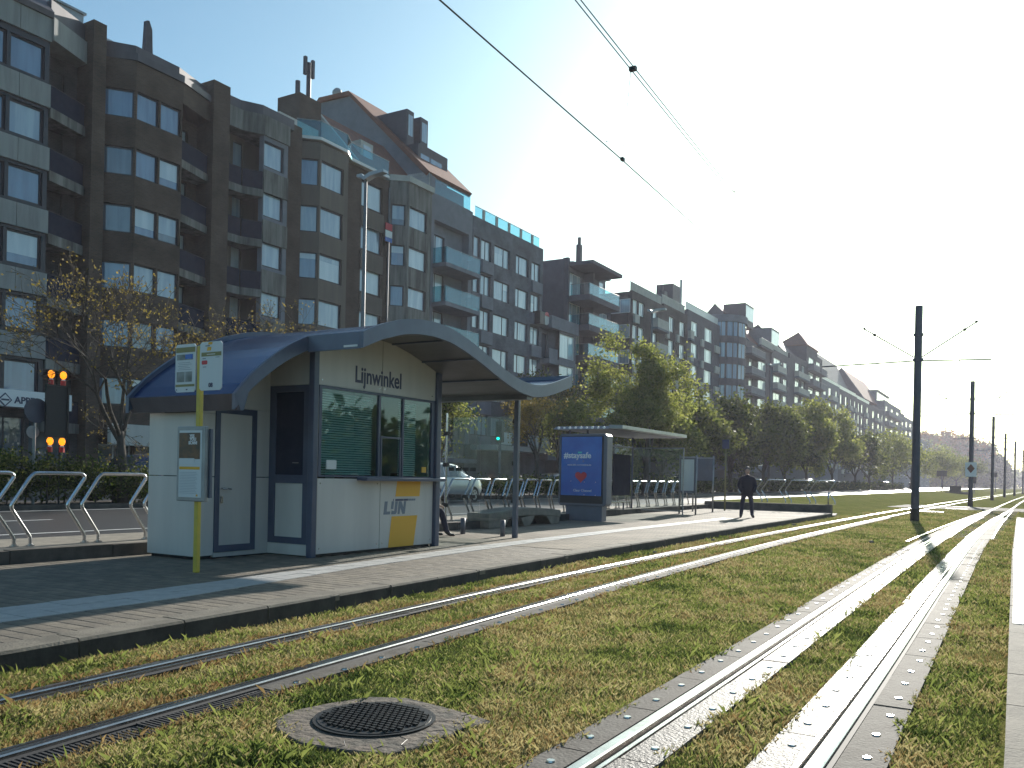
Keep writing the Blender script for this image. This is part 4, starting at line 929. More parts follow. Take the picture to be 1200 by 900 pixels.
g = MB(); g.prismX([(20.1, 4.0), (20.45, 4.0), (20.1, 4.35)], -37.15, -37.125); part(g, 'emblem_corner', 'yellow', sg)
g = MB(); g.box(-41, -40, 23.5, 25.6, 21.6, 23.5); g.box(-41.1, -39.9, 23.4, 25.7, 23.5, 23.6); part(g, 'roof_plant', 'zinc', b)
g = MB(); g.box(-48, -38.9, 12, 24.3, 21.96, 22.02); part(g, 'roof', 'zinc', b)
# ---- second: brown brick bay
b = bld(24.42, 'brown brick apartment block with angled bay windows between two projecting brick pillars'); W = MB()
core(W, -50, -38.75, 24.42, 32.4, .45, 22.0)
rows = [(18.15-2.74*k, 19.5-2.74*k) for k in range(6)]
P = MB(); P.box(-39, -37.35, 24.42, 25.08, .45, 22.1); part(P, 'pillar', 'brown_brick', b)
P = MB(); P.box(-39, -37.35, 31.3, 32.4, .45, 22.1); part(P, 'pillar', 'brown_brick', b)
fac(b, W, (-38.0, 25.09), (-36.95, 26.4), 2.9, 20.9, rows, [(25.2, 26.33, (1,))], 'dark_frame', NEAR, bar=.08)
fac(b, W, (-36.95, 26.4), (-36.95, 29.05), 2.9, 20.9, rows, [(26.47, 27.70, (1,)), (27.78, 28.98, (1,))], 'dark_frame', NEAR, bar=.08)
fac(b, W, (-38.6, 29.05), (-38.6, 31.3), .45, 21, [(17.25-2.74*k, 19.35-2.74*k) for k in range(6)], [(29.3, 30.7, (1,))], 'dark_frame', ('pane_pale', 'pane_curtain'))  # pale pane colour again stands in for the reflected sky
fac(b, W, (-37.9, 25.09), (-37.9, 31.3), .45, 2.9, [(.7, 2.6)], [(25.4, 27.2, (1, 1)), (27.4, 29.0, (1,)), (29.2, 31.0, (1, 1))], 'white_frame', ('pane_dark',))
part(W, 'wall', 'brown_brick', b)
for k in range(6): slab(b, [(-36.97, 29.07), (-37.65, 31.28)], -38.6, 17.1-2.74*k, .40, .95)
g = MB(); g.prism([(-38.7, 29.06), (-36.95, 29.06), (-37.6, 31.28), (-38.7, 31.28)], 19.9, 20.9); part(g, 'roof_fascia', 'brown_brick', b)
g = MB(); g.prism([(-38.9, 25.1), (-38.1, 25.1), (-36.85, 26.38), (-36.85, 29.06), (-37.5, 31.28), (-38.9, 31.28)], 20.91, 21.25); part(g, 'roof_edge', 'lead', b)
g = MB(); g.prism([(-38.9, 25.1), (-38.3, 25.1), (-37.2, 26.5), (-37.2, 29.0), (-37.9, 31.28), (-38.9, 31.28)], 21.26, 21.75); part(g, 'mansard', 'lead', b)
g = MB(); g.box(-48, -38.9, 24.5, 38, 22.0, 22.35); part(g, 'roof', 'zinc', b)
g = MB(); g.prismX([(28.25, 22.2), (28.75, 22.2), (28.68, 23.9), (28.5, 24.3), (28.35, 24.25)], -39.2, -38.95); part(g, 'roof_finial', 'slate', b)
g = MB(); g.box(-37.0, -36.75, 25.3, 29.0, 2.55, 3.55); part(g, 'awning', 'kiosk_white', b)
# ---- third: grey concrete with balconies
b = bld(32.5, 'grey concrete apartment block with dark glass balconies, right of the second brick pillar'); W = MB(); G = MB()
core(W, -50, -38.7, 32.4, 37.9, .45, 22.0)
fac(b, W, (-38.5, 32.4), (-38.5, 34.5), .45, 21, [(17.2-2.79*k, 19.9-2.79*k) for k in range(6)], [(32.75, 33.35, (1,)), (33.65, 34.4, (1,))], 'dark_frame', MID)
rows = [(18.5-2.79*k, 19.94-2.79*k) for k in range(6)]
fac(b, G, (-37.0, 34.5), (-37.0, 36.35), 2.9, 21.0, rows, [(34.55, 36.05, (1,))], 'dark_frame', MID, bar=.10)
for k in range(6):
    g = MB(); g.box(-37.0, -36.93, 34.5, 36.34, 17.0-2.79*k+.05, 18.3-2.79*k); part(g, 'facade_panel', 'stain_conc', b)
for k in range(6): slab(b, [(-37.55, 32.42), (-37.5, 33.45), (-36.95, 34.48)], -38.5, 17.15-2.79*k, .42, .95)
g = MB(); g.prism([(-38.7, 32.42), (-37.55, 32.42), (-37.5, 33.45), (-36.9, 34.5), (-36.9, 36.4), (-38.7, 36.4)], 20.2, 21.3); part(g, 'roof_fascia', 'stain_conc', b)
g = MB(); g.prism([(-38.9, 32.42), (-37.75, 32.42), (-37.7, 33.45), (-37.1, 34.5), (-37.1, 36.9), (-38.9, 36.9)], 21.31, 21.9); part(g, 'mansard', 'lead', b)
P = MB(); P.box(-38.8, -37.5, 36.4, 37.95, .45, 21.9); P.box(-37.5, -37.0, 36.36, 36.42, 2.9, 21.0); part(P, 'brick_pier', 'brown_brick', b)
g = MB(); g.tube([(-37.44, 36.7, .6), (-37.44, 36.7, 21.6)], .06, 6); part(g, 'downpipe', 'pole_grey', b, True)
part(W, 'wall', 'tan_panel', b); part(G, 'bay_wall', 'grey_render', b)
# ---- fourth: brown, roof terrace
b = bld(38, 'tall brown apartment block with blue roof terrace railing and brick chimney behind the street lamp'); W = MB(); G = MB()
core(W, -50, -38.5, 37.96, 46.8, .45, 21.6)
rows = [(18.7-2.8*k, 20.3-2.8*k) for k in range(6)]
fac(b, W, (-38.0, 38.0), (-37.0, 39.0), 2.9, 21.3, rows, [(38.05, 38.93, (1,))], 'dark_frame', NEAR, bar=.08)
fac(b, W, (-37.0, 39.0), (-37.0, 41.35), 2.9, 21.3, rows, [(39.1, 41.1, (1,))], 'dark_frame', MID, bar=.10)
W.box(-38.4, -37.0, 41.35, 41.5, 2.9, 21.3)
fac(b, G, (-38.0, 41.35), (-38.0, 46.8), .45, 21.5, [(19.05-2.82*k, 20.75-2.82*k) for k in range(6)], [(43.95, 46.1, (.7, 1.5))], 'dark_frame', MID, bar=.09)
part(W, 'bay_wall', 'tan_panel', b); part(G, 'wall', 'brown_brick', b)
for k in range(6):
    g = MB(); g.box(-38.0, -37.93, 43.9, 46.2, 17.75-2.82*k, 18.95-2.82*k); part(g, 'facade_panel', 'tan_panel', b)
tp = [(-38.0, 37.98), (-36.95, 39.0), (-36.95, 41.4), (-37.6, 42.5), (-37.6, 46.3)]
slab(b, tp, -39.5, 21.65, .18, .95, 'white_frame', 'balcony_glass', rail='zinc')
g = MB(); g.box(-43.4, -41.4, 41.6, 43.6, 21.6, 26.3); ch = part(g, 'chimney', 'brown_brick', b)
for (y, h_) in ((42.0, 1.0), (43.0, 2.6)): g = MB(); g.tube([(-42, y, 26.3), (-42, y, 26.3+h_)], .16, 8); part(g, 'pot', 'slate', ch)
g = MB(); g.box(-42.1, -41.9, 42.55, 42.75, 28.0, 29.2); g.box(-42.1, -41.9, 43.25, 43.45, 28.0, 29.2); g.box(-42.05, -41.95, 42.7, 43.3, 28.3, 28.5); part(g, 'antenna', 'slate', ch)
g = MB(); g.tube([(-37.9, 46.7, .6), (-37.9, 46.7, 21)], .06, 6); part(g, 'downpipe', 'pole_grey', b, True)
g = MB(); g.box(-45, -39.6, 38.1, 41.5, 21.66, 23.4); part(g, 'roof_house', 'light_wall', b)
# ---- fifth: grey with bays, red roof
b = bld(46.8, 'narrow grey block with stained concrete bays under an orange tiled roof with white dormer'); W = MB()
core(W, -50, -38.5, 46.85, 51.65, .45, 21.6)
rows = [(18.55-2.78*k, 20.0-2.78*k) for k in range(6)]
fac(b, W, (-38.0, 46.85), (-37.1, 47.8), 2.9, 21.6, rows, [(46.95, 47.65, (1,))], 'dark_frame', NEAR, bar=.08)
fac(b, W, (-37.1, 47.8), (-37.1, 50.4), 2.9, 21.6, rows, [(47.95, 50.0, (1,))], 'dark_frame', MID, bar=.10)
W.box(-38.5, -37.9, 50.4, 51.6, .45, 22.0); part(W, 'wall', 'stain_conc', b)
g = MB(); g.prism([(-38.9, 46.85), (-38.0, 46.85), (-36.95, 47.75), (-36.95, 50.6), (-38.9, 51.6)], 21.61, 22.0); part(g, 'roof_edge', 'light_wall', b)
g = MB(); g.prismY([(-38.5, 22.05), (-42.4, 26.2), (-48, 22.0)], 44.0, 51.68); rf = part(g, 'roof', 'tile', b)
g = MB(); g.prismY([(-38.3, 21.7), (-38.3, 22.1), (-42.4, 26.5), (-48, 22.0)], 43.7, 43.99); part(g, 'gable_wall', 'light_wall', b)
g = MB(); g.box(-41.5, -39.6, 45.6, 46.9, 22.8, 24.25); part(g, 'dormer', 'light_wall', rf)
g = MB(); g.box(-39.6, -39.57, 45.85, 46.65, 23.1, 24.0); part(g, 'dormer_pane', 'pane_curtain', rf)
t = empty('estate_board', (-37.9, 46.55, 17.4), 'small red, white and blue estate board fixed between the fourth and fifth block', 'sign board')
for (z, m_) in ((18.05, 'red_print'), (17.55, 'white_print'), (17.25, 'blue_print')): g = MB(); g.box(-37.8, -37.75, 46.2, 46.9, z, z+(.45 if m_ != 'blue_print' else .28)); part(g, 'board_panel', m_, t)
# ---- sixth: modern with glass balconies, tiled roof with dormers
b = bld(51.7, 'modern grey block with projecting glass balconies, dark dormers and tall grey gable wall'); W = MB()
core(W, -50, -38.9, 51.7, 57.2, .45, 23.6)
fac(b, W, (-38.6, 52.1), (-38.6, 56.7), .45, 21.6, [(17.0-2.86*k, 19.5-2.86*k) for k in range(6)], [(52.2, 54.3, (1, 1))], 'dark_frame', MID, bar=.07)
W.box(-38.9, -38.0, 51.7, 52.1, .45, 23.4); W.box(-38.9, -38.0, 56.7, 57.2, .45, 22.2); W.box(-38.9, -38.0, 52.1, 56.7, 20.3, 22.2)
part(W, 'wall', 'grey_render', b)
for k in range(6): slab(b, [(-38.0, 51.95), (-36.75, 51.95), (-36.75, 56.6), (-38.0, 56.6)], -38.6, 17.0-2.86*k, .30, 1.1, 'grey_render', 'balcony_glass', rail='balcony_glass')
slab(b, [(-38.0, 51.95), (-38.0, 56.9)], -40, 22.22, .02, 1.1, 'grey_render', 'balcony_glass', rail='balcony_glass')
g = MB(); g.prismY([(-38.0, 20.0), (-38.0, 23.62), (-45.8, 31.0), (-48.9, 31.1), (-49.5, 30.4), (-53, 27), (-53, 20)], 51.4, 51.69); part(g, 'gable_wall', 'grey_render', b)
g = MB(); g.prismY([(-37.98, 21.9), (-37.98, 23.6), (-40.4, 23.65), (-41.4, 24.55), (-41.4, 21.9)], 51.30, 51.39); part(g, 'gable_patch', 'white_brick', b)
g = MB(); g.prismY([(-37.9, 23.55), (-45.8, 31.05), (-48.9, 31.15), (-49.2, 30.8), (-45.8, 30.7), (-38.2, 23.3)], 51.2, 56.9); rf = part(g, 'roof', 'tile', b)
for (a, c, x0, z0, z1, y_) in ((51.9, 52.75, -40.6, 26.9, 28.9, 0), (53.6, 54.55, -40.6, 27.0, 28.9, 0)):
    g = MB(); g.box(-45, x0, a, c, z0-2, z1); d_ = part(g, 'dormer', 'slate', rf); g = MB(); g.box(x0, x0+.02, a+.18, c-.15, z0+.1, z1-.35); part(g, 'dormer_pane', 'pane_curtain', rf)
g = MB(); g.box(-45, -39.7, 52.2, 56.0, 22.2, 26.3); part(g, 'dormer', 'slate', rf); g = MB(); g.box(-39.7, -39.68, 52.5, 53.6, 23.1, 25.6); g.box(-39.7, -39.68, 53.75, 55.2, 23.1, 25.6); part(g, 'dormer_pane', 'pane_blue', rf)
g = MB(); g.tube([(-47.6, 51.9, 30.5), (-47.6, 51.9, 31.3)], .2, 8); g.ball((-47.6, 51.9, 31.5), .4, 8, 6); part(g, 'chimney_cowl', 'zinc', rf)
# ---- seventh: grey blue brick
b = bld(57.25, 'wide grey blue brick block with small balconettes and turquoise glass on its flat roof'); W = MB()
core(W, -50, -38.4, 57.25, 68.8, .45, 21.6)
rows = [(18.85-2.83*k, 20.45-2.83*k) for k in range(6)]
fac(b, W, (-38.0, 57.25), (-38.0, 68.8), .45, 22.0, rows, [(57.4, 58.3, (1,)), (58.5, 60.0, (1, 1)), (60.5, 63.0, (1.8, 1)), (64.0, 66.2, (.7, 1.6)), (66.7, 68.3, (1, 1))], 'dark_frame', MID, bar=.07)
part(W, 'wall', 'grey_brick', b)
for k in range(6):
    for (y0, y1) in ((58.4, 60.1), (66.6, 68.4)):
        g = MB(); g.box(-38.0, -37.75, y0, y1, 17.75-2.83*k, 18.75-2.83*k); o = part(g, 'balconette', 'grey_render', b)
slab(b, [(-38.2, 57.9), (-38.2, 68.5)], -39, 22.02, .02, .9, 'grey_render', 'balcony_glass', rail='zinc')
for y in (59, 61, 63, 65, 67): g = MB(); g.box(-38.3, -38.2, y, y+.3, 22.05, 22.9); part(g, 'railing_panel', 'light_wall', b)
g = MB(); g.box(-44, -40, 62, 64, 22, 23.0); part(g, 'roof_house', 'grey_render', b)
t = empty('round_sign', (-37.5, 67.6, 15.2), 'small box with red and blue disc sign fixed to the grey blue block', 'sign board')
g = MB(); g.box(-37.95, -37.2, 67.0, 67.9, 15.0, 16.1); part(g, 'box', 'black', t); g = MB(); g.tube([(-37.4, 68.4, 15.6), (-37.3, 68.4, 15.6)], .55, 14); part(g, 'disc', 'paper', t)
g = MB(); g.prismX([(67.95, 15.85), (68.85, 15.85), (68.65, 16.15), (68.4, 16.22), (68.15, 16.15)], -37.29, -37.27); part(g, 'red_cap', 'red_print', t)
# ---- eighth: low with glazed bay
b = bld(68.9, 'lower grey building with glazed corner bays squeezed between two taller blocks'); W = MB()
core(W, -50, -38.6, 68.85, 74.3, .45, 15.3)
fac(b, W, (-38.3, 68.85), (-38.3, 70.6), .45, 15.4, [(12.4-2.9*k, 14.6-2.9*k) for k in range(4)], [(69.1, 70.4, (1,))], 'dark_frame', ('pane_dark',))
fac(b, W, (-37.2, 70.6), (-37.2, 74.1), .45, 14.9, [(12.5-2.9*k, 14.7-2.9*k) for k in range(4)], [(70.8, 73.9, (1.7, 1))], 'white_frame', MID)
W.box(-38.3, -37.2, 70.6, 70.8, .45, 14.9); W.box(-38.7, -37.0, 68.85, 74.3, 14.9, 16.0); part(W, 'wall', 'grey_render', b)
for k in range(4): slab(b, [(-37.2, 68.9), (-37.2, 70.6)], -38.3, 12.2-2.9*k, .5, .9, 'grey_render', 'grey_render')
# ---- ninth: deep balconies with roof slab
b = bld(74.4, 'grey block with deep projecting balconies and thin overhanging roof slab'); W = MB()
core(W, -50, -38.9, 74.4, 82, .45, 22.2)
W.box(-38.9, -38.35, 74.4, 74.8, .45, 22.6)
fac(b, W, (-38.6, 74.8), (-38.6, 82), .45, 21.9, [(16.2-2.9*k+2.9, 18.5-2.9*k+2.9) for k in range(6)], [(75.0, 77.8, (1, 1, .5))], 'white_frame', MID)
W.box(-50, -37.6, 78.5, 78.8, .45, 21.9); W.box(-46, -38.7, 74.3, 74.4, 14, 22.5); part(W, 'wall', 'dark_render', b)
for k in range(6): slab(b, [(-38.3, 74.85), (-36.2, 74.85), (-36.2, 81.9), (-38.3, 81.9)], -38.6, 19.0-2.9*k, .55, 1.05, 'dark_render', 'balcony_glass', rail='zinc')
g = MB(); g.box(-40, -36.0, 75.0, 82.0, 21.9, 22.25); part(g, 'roof', 'dark_render', b)
# ---- a generic block builder for the ones further on
def block(y0, y1, label, wallm, ztop, top, pitch, h, cols, x=-38, fm='white_frame', ps=FARP, balc=(), side_win=None, parapet=None, n=6, panels=(), pent=None, chim=(), setx=None):
    b = bld(y0, label, x=x); W = MB(); core(W, x-12, x-.4, y0, y1, .45, ztop-.1)
    rows = [(top-h-pitch*k, top-pitch*k) for k in range(n)]
    fac(b, W, (x, y0), (x, y1), .45, ztop, rows, cols, fm, ps, bar=.08)
    part(W, 'wall', wallm, b)
    for (ya, yb, dx) in balc:
        for k in range(n): slab(b, [(x, ya), (x+dx, ya), (x+dx, yb), (x, yb)], x-.2, top-h-.75-pitch*k, .25, 1.0, 'grey_render', random.choice(('white_frame', 'light_wall', 'balcony_glass', 'grey_render')) if False else ('light_wall' if dx < 1.0 else 'grey_render'), rail='zinc')
    for (ya, yb) in panels:
        for k in range(n): g = MB(); g.box(x, x+.25, ya, yb, top-h-1.05-pitch*k, top-h-.1-pitch*k); part(g, 'balconette', 'light_wall', b)
    if side_win:
        for k in range(n):
            place_window(b, (x-2.6, y0-.06, top-h-pitch*k), 0, 2.4, h, (1, 1), fm, ('pane_curtain', 'pane_dark'), .08)
    if parapet:
        m_, h_ = parapet; yy = y0+.2
        while yy < y1-.5: g = MB(); g.box(x-.35, x-.28, yy, min(yy+1.9, y1-.1), ztop+.05, ztop+h_); part(g, 'railing_panel', m_, b); yy += 2.0
        g = MB(); g.box(x-.38, x-.25, y0+.1, y1-.1, ztop+h_, ztop+h_+.06); part(g, 'rail', 'zinc', b)
    if pent:
        a, c, px_, z_, m_ = pent; g = MB(); g.box(x-9, px_, a, c, ztop, z_); part(g, 'penthouse', m_, b); g = MB(); g.box(px_, px_+.02, a+.8, c-.8, ztop+.5, z_-.5); part(g, 'pane', 'pane_pale', b)
        g = MB(); g.box(x-9.2, px_+.5, a-.3, c+.3, z_, z_+.2); part(g, 'roof', 'zinc', b)
    for (yy, xx, z_, w_) in chim: g = MB(); g.box(xx-w_/2, xx+w_/2, yy-w_/2, yy+w_/2, ztop-1, z_); part(g, 'chimney', 'slate', b); g = MB(); g.tube([(xx, yy, z_), (xx, yy, z_+.8)], .18, 6); part(g, 'chimney_pot', 'slate', b)
    return b
def gable(b, y0, y1, x0, z0, apex, z1, back, m='tile', wall='dark_render', wy=None):
    g = MB(); g.prismY([(x0, z0), (apex, z1), (back, z0)], y0+.3, y1); rf = part(g, 'roof', m, b)
    g = MB(); g.prismY([(x0+.1, z0-1.5), (x0+.1, z0), (apex, z1+.25), (back, z0), (back, z0-1.5)], y0, y0+.29); part(g, 'gable_wall', wall, b); return rf
def dorm(b, rf, y0, y1, xf, z0, z1, m='slate'):
    g = MB(); g.box(xf-4, xf, y0, y1, z0-1, z1); d = part(g, 'dormer', m, rf); g = MB(); g.box(xf, xf+.03, y0+.3, y1-.3, z0+.2, z1-.4); part(g, 'dormer_pane', 'pane_pale', rf)
b = block(82, 89.3, 'set back grey infill block with pale terrace railing behind the big leafy tree', 'dark_render', 20.5, 19.6, 2.85, 1.5, [(83, 85, (1, 1)), (86.2, 88.4, (1, 1))], x=-40.5, parapet=('light_wall', 1.0), pent=(83, 92, -42.5, 24.3, 'grey_render'))
b = block(89.3, 99, 'dark brick block with white framed corner windows and pale roof railing behind the second lamp', 'dark_brick', 22.3, 21.4, 2.83, 1.55, [(89.6, 91.0, (1, 1)), (91.3, 92.9, (1, 1)), (95.2, 96.9, (1,))], side_win=True, parapet=('light_wall', 1.0), balc=[(94.9, 98.6, .9)], panels=[(89.7, 91)], chim=[(84, -42, 26.5, .5), (106, -41, 25.6, 1.1)])
b = block(99, 107.4, 'dark brick block with two columns of tall white windows and long pale roof rail', 'dark_brick', 22.6, 21.4, 2.86, 1.8, [(100.8, 102.6, (1, 1)), (104.6, 106.5, (1, 1))], parapet=('light_wall', 1.1), panels=[(99.6, 100.5), (103.2, 104)])
b = block(107.4, 121, 'dark slate grey block with wide white windows and white roof balustrade', 'dark_render', 23.4, 22.2, 2.86, 1.8, [(109.0, 111.6, (.8, 1.5)), (114.4, 117.8, (.7, 1.5, .7))], parapet=('white_frame', 1.0), panels=[(112.6, 113.6), (118.6, 120.6)], balc=[(107.5, 108.9, .5)])
g = MB(); g.prismY([(-39.5, 23.4), (-45, 27.0), (-51, 23.4)], 108, 121); part(g, 'roof', 'tile', b)
g = MB(); g.box(-46.5, -44, 118, 121, 24, 29.4); part(g, 'chimney', 'slate', b); g = MB(); g.tube([(-44.6, 123, 25), (-44.6, 123, 31)], .18, 6); part(g, 'chimney_pot', 'zinc', b)
# tower block with rounded corner
b = bld(121, 'dark block with rounded corner bay of tall blue windows, below a steep gable wall'); W = MB()
core(W, -50, -38.9, 121, 150, .45, 23.4)
cxy = (-39.3, 126.0); rad = 3.6
def arc(a, r): return (cxy[0]+r*math.cos(a), cxy[1]+r*1.1*math.sin(a))
tops = [24.3-3.05*k for k in range(7)]
for k, zt in enumerate(tops):
    poly = [arc(R(-100+200*j/14), rad) for j in range(15)]; g = MB(); zb = zt-2.05
    g.prism(poly, zb-1.0, zb); g2 = MB(); g2.prism([arc(R(-100+200*j/14), rad-.15) for j in range(15)], zb, zt); part(g, 'bay_wall', 'dark_render', b); part(g2, 'bay_core', 'slate', b)
    for j in range(6):
        a0, a1 = R(-88+30*j), R(-63+30*j); p0, p1 = Vector(arc(a0, rad-.08)), Vector(arc(a1, rad-.08))
        q = MB(); q.face([(p0.x, p0.y, zb), (p1.x, p1.y, zb), (p1.x, p1.y, zt), (p0.x, p0.y, zt)]); part(q, 'pane', 'pane_blue' if j < 4 else 'pane_pale', b)
g = MB(); g.prism([arc(R(-100+200*j/14), rad+.1) for j in range(15)], 24.3, 25.3); part(g, 'bay_parapet', 'grey_render', b)
fac(b, W, (-38.3, 129.5), (-38.3, 150), .45, 23.6, [(19.1-3.05*k, 21.3-3.05*k) for k in range(6)], [(131.2, 133.2, (1,)), (137.3, 139.5, (1,)), (142.8, 147.8, (1, 1))], 'white_frame', FARP, bar=.09)
part(W, 'wall', 'dark_render', b)
for k in range(7): slab(b, [(-38.0, 133.6), (-36.8, 133.6), (-36.8, 141.8), (-38.0, 141.8)], -38.3, 21.2-3.05*k, .3, 1.0, 'dark_render', 'grey_render', rail='zinc')
for k in range(6): g = MB(); g.box(-38.3, -37.8, 132.5, 136.0, 17.9-3.05*k, 19.1-3.05*k); part(g, 'balconette', 'light_wall', b)
slab(b, [(-38.0, 141.9), (-37.6, 141.9), (-37.6, 149.8), (-38, 149.8)], -38.3, 23.7, .3, 1.1, 'dark_render', 'light_wall')
rf = gable(b, 149.7, 163, -38.2, 21.6, -48.0, 32.4, -58, 'tile', 'dark_render')
dorm(b, rf, 153, 158.5, -43.5, 30, 33.0); dorm(b, rf, 158, 164, -40.2, 25.4, 29.2, 'grey_render')
b = block(150, 163, 'grey block with pale balconies and square dormers in its steep roof beside the small lamp', 'dark_render', 24.2, 22.9, 3.0, 1.7, [(151.5, 156.5, (1, 1)), (158.5, 161.5, (1, 1))], balc=[(151, 157.5, .9)], parapet=('light_wall', .9))
b = block(163, 177, 'grey block with tall side wall and narrow pale windows, behind tree tops', 'dark_render', 25.2, 24.0, 3.0, 2.0, [(167.5, 171.2, (1, 1)), (173, 175.5, (1,))], balc=[(166.8, 176.4, .9)])
rf = gable(b, 163.2, 177, -38.2, 24.6, -44, 30.6, -54, 'slate', 'dark_render')
b = block(177, 192, 'block with rows of pale balconies and a red roofed corner turret', 'dark_render', 27.5, 26.5, 3.0, 1.8, [(179, 184, (1, 1)), (186, 190.5, (1, 1))], balc=[(178, 184.5, 1.2), (185.5, 191.5, 1.2)])
g = MB(); g.prism([(-44, 177.5), (-38.2, 177.5), (-38.2, 188), (-44, 188)], 27.5, 28.6); part(g, 'turret', 'dark_render', b); i0 = MB()
i0.face([(-44.5, 177, 28.6), (-37.8, 177, 28.6), (-41, 183, 32.2)]); i0.face([(-37.8, 177, 28.6), (-37.8, 189, 28.6), (-41, 183, 32.2)]); i0.face([(-37.8, 189, 28.6), (-44.5, 189, 28.6), (-41, 183, 32.2)]); i0.face([(-44.5, 189, 28.6), (-44.5, 177, 28.6), (-41, 183, 32.2)]); part(i0, 'roof', 'tile', b)
b = block(192, 212, 'grey block with white balcony fronts, light roof edge and gabled roof behind', 'grey_render', 23.6, 22.4, 3.0, 2.0, [(194, 197.5, (1, 1)), (199.5, 203, (1,)), (207.5, 210, (1,))], balc=[(200, 206.5, .8)], side_win=True, parapet=('white_frame', .8), pent=(195, 211, -41, 26.5, 'light_wall'))
b = block(212, 236, 'long dark block with dense rhythm of white windows and balconies', 'dark_render', 23.4, 22.2, 3.05, 2.2, [(213, 215.8, (1,)), (219.5, 222.5, (1,)), (226.5, 228.6, (1,)), (232.2, 234.6, (1,))], balc=[(223, 226, .8), (229.2, 231.6, .8)], panels=[(216.2, 219.2)], parapet=('white_frame', .9))
b = block(236, 258, 'long dark block continuing the white windows, under a broad brown roof', 'dark_render', 23.2, 22.2, 3.05, 2.2, [(238, 240.6, (1,)), (243, 246, (1,)), (252, 255, (1,))], balc=[(247, 251, .8)], parapet=('white_frame', .9))
rf = gable(b, 205, 257, -42, 24, -47, 34.5, -54, 'slate', 'dark_render')
b = block(258, 285, 'dark brown roofed block just left of the nearest mast, few windows', 'dark_render', 23.5, 22.0, 3.1, 2.0, [(262, 266, (1,)), (272, 276, (1,)), (280, 283, (1,))], balc=[(266.5, 271.5, .9)])
rf = gable(b, 259, 300, -40, 25.5, -46, 34.0, -54, 'tile', 'dark_render')
b = block(285, 325, 'pale grey stepped block with wide balcony bands beside the nearest mast', 'grey_render', 27.0, 25.5, 3.1, 2.0, [(288, 293, (1, 1)), (300, 306, (1, 1)), (313, 320, (1, 1))], balc=[(287, 322, 1.2)], pent=(290, 318, -41, 30.5, 'grey_render'))
b = block(325, 372, 'last and farthest block of the row, half hidden by the nearest mast', 'grey_render', 25.5, 24.0, 3.1, 2.0, [(328, 333, (1,)), (339, 345, (1,)), (351, 358, (1,)), (363, 369, (1,))], balc=[(346, 350, .9)], pent=(335, 360, -41, 27.5, 'grey_render'))
b = block(372, 430, 'far low block beyond the nearest mast fading into haze', 'grey_render', 20.0, 18.5, 3.1, 1.9, [(378, 386, (1,)), (396, 404, (1,)), (415, 424, (1,))])
# ground level awnings and shop fronts seen under the trees
for (y0, y1, m_, lab) in ((57.5, 68, 'light_wall', 'pale canopy with green box letters over the shops of the grey blue block'), (75, 88, 'grey_render', 'grey shop canopy below the balcony block')):
    t = empty('shop_canopy', (-37.2, y0, 3.6), lab, 'shop canopy')
    g = MB(); g.box(-37.98, -35.6, y0, y1, 3.5, 3.9); part(g, 'canopy', m_, t)
    for k in range(4): g = MB(); g.box(-35.6, -35.5, y0+.6+k*2.2, y0+2.2+k*2.2, 3.95, 4.9); part(g, 'sign_box', 'balcony_glass' if k == 1 else 'paper', t)
# ================================================================== vegetation
def leaves(centers, n_each, spread, size, name, m, parent, flat=1.0, mset=None, seed=0):
    rs = np.random.RandomState(seed); C = np.repeat(np.array(centers), n_each, axis=0); n = len(C)
    P = C+rs.normal(0, 1, (n, 3))*np.array([spread, spread, spread*flat]); u = rs.normal(0, 1, (n, 3)); u /= np.linalg.norm(u, axis=1)[:, None]
    w = np.cross(u, rs.normal(0, 1, (n, 3))); w /= np.linalg.norm(w, axis=1)[:, None]; s = (size*rs.uniform(.6, 1.4, n))[:, None]
    v = np.stack([P-u*s*.6, P+w*s*.38, P+u*s*.6, P-w*s*.38], 1).reshape(-1, 3); f = np.arange(n)[:, None]*4+np.array([[0, 1, 2, 3]])
    if mset: mi = rs.choice(len(mset), n, p=[.5, .3, .2][:len(mset)] if len(mset) == 3 else None); o = fast(name, v, f, mset, mi, parent=parent)
    else: o = fast(name, v, f, m, parent=parent)
    return o
def grow(rs, p, d, L, r, depth, tubes, tips, bend=.35, up_=.12, nb=(2, 4), shrink=.72, minr=.006):
    pts = [p.copy()]; rad = [r]; q = p.copy(); dd = d.copy(); n = 4
    for i in range(n):
        dd = (dd+Vector(rs.normal(0, bend/n*1.3, 3))+Vector((0, 0, up_/n))).normalized(); q = q+dd*(L/n); pts.append(q.copy()); rad.append(max(minr, r*(1-.42*(i+1)/n)))
    tubes.append((pts, rad))
    if depth == 0:
        tips.append(tuple(q)); tips.append(tuple(pts[2])); return
    k = rs.randint(nb[0], nb[1]+1)
    for j in range(k):
        i = n if j == 0 else rs.randint(2, n+1); a = rs.uniform(0, 2*math.pi); sp = rs.uniform(.45, .95) if j else rs.uniform(.1, .45)
        u = dd.cross(Vector((0, 0, 1)) if abs(dd.z) < .95 else Vector((1, 0, 0))).normalized(); w = dd.cross(u)
        nd = (dd*math.cos(sp)+(u*math.cos(a)+w*math.sin(a))*math.sin(sp)).normalized()
        grow(rs, pts[i], nd, L*shrink*rs.uniform(.8, 1.15), max(minr, rad[i]*.68), depth-1, tubes, tips, bend, up_, nb, shrink, minr)
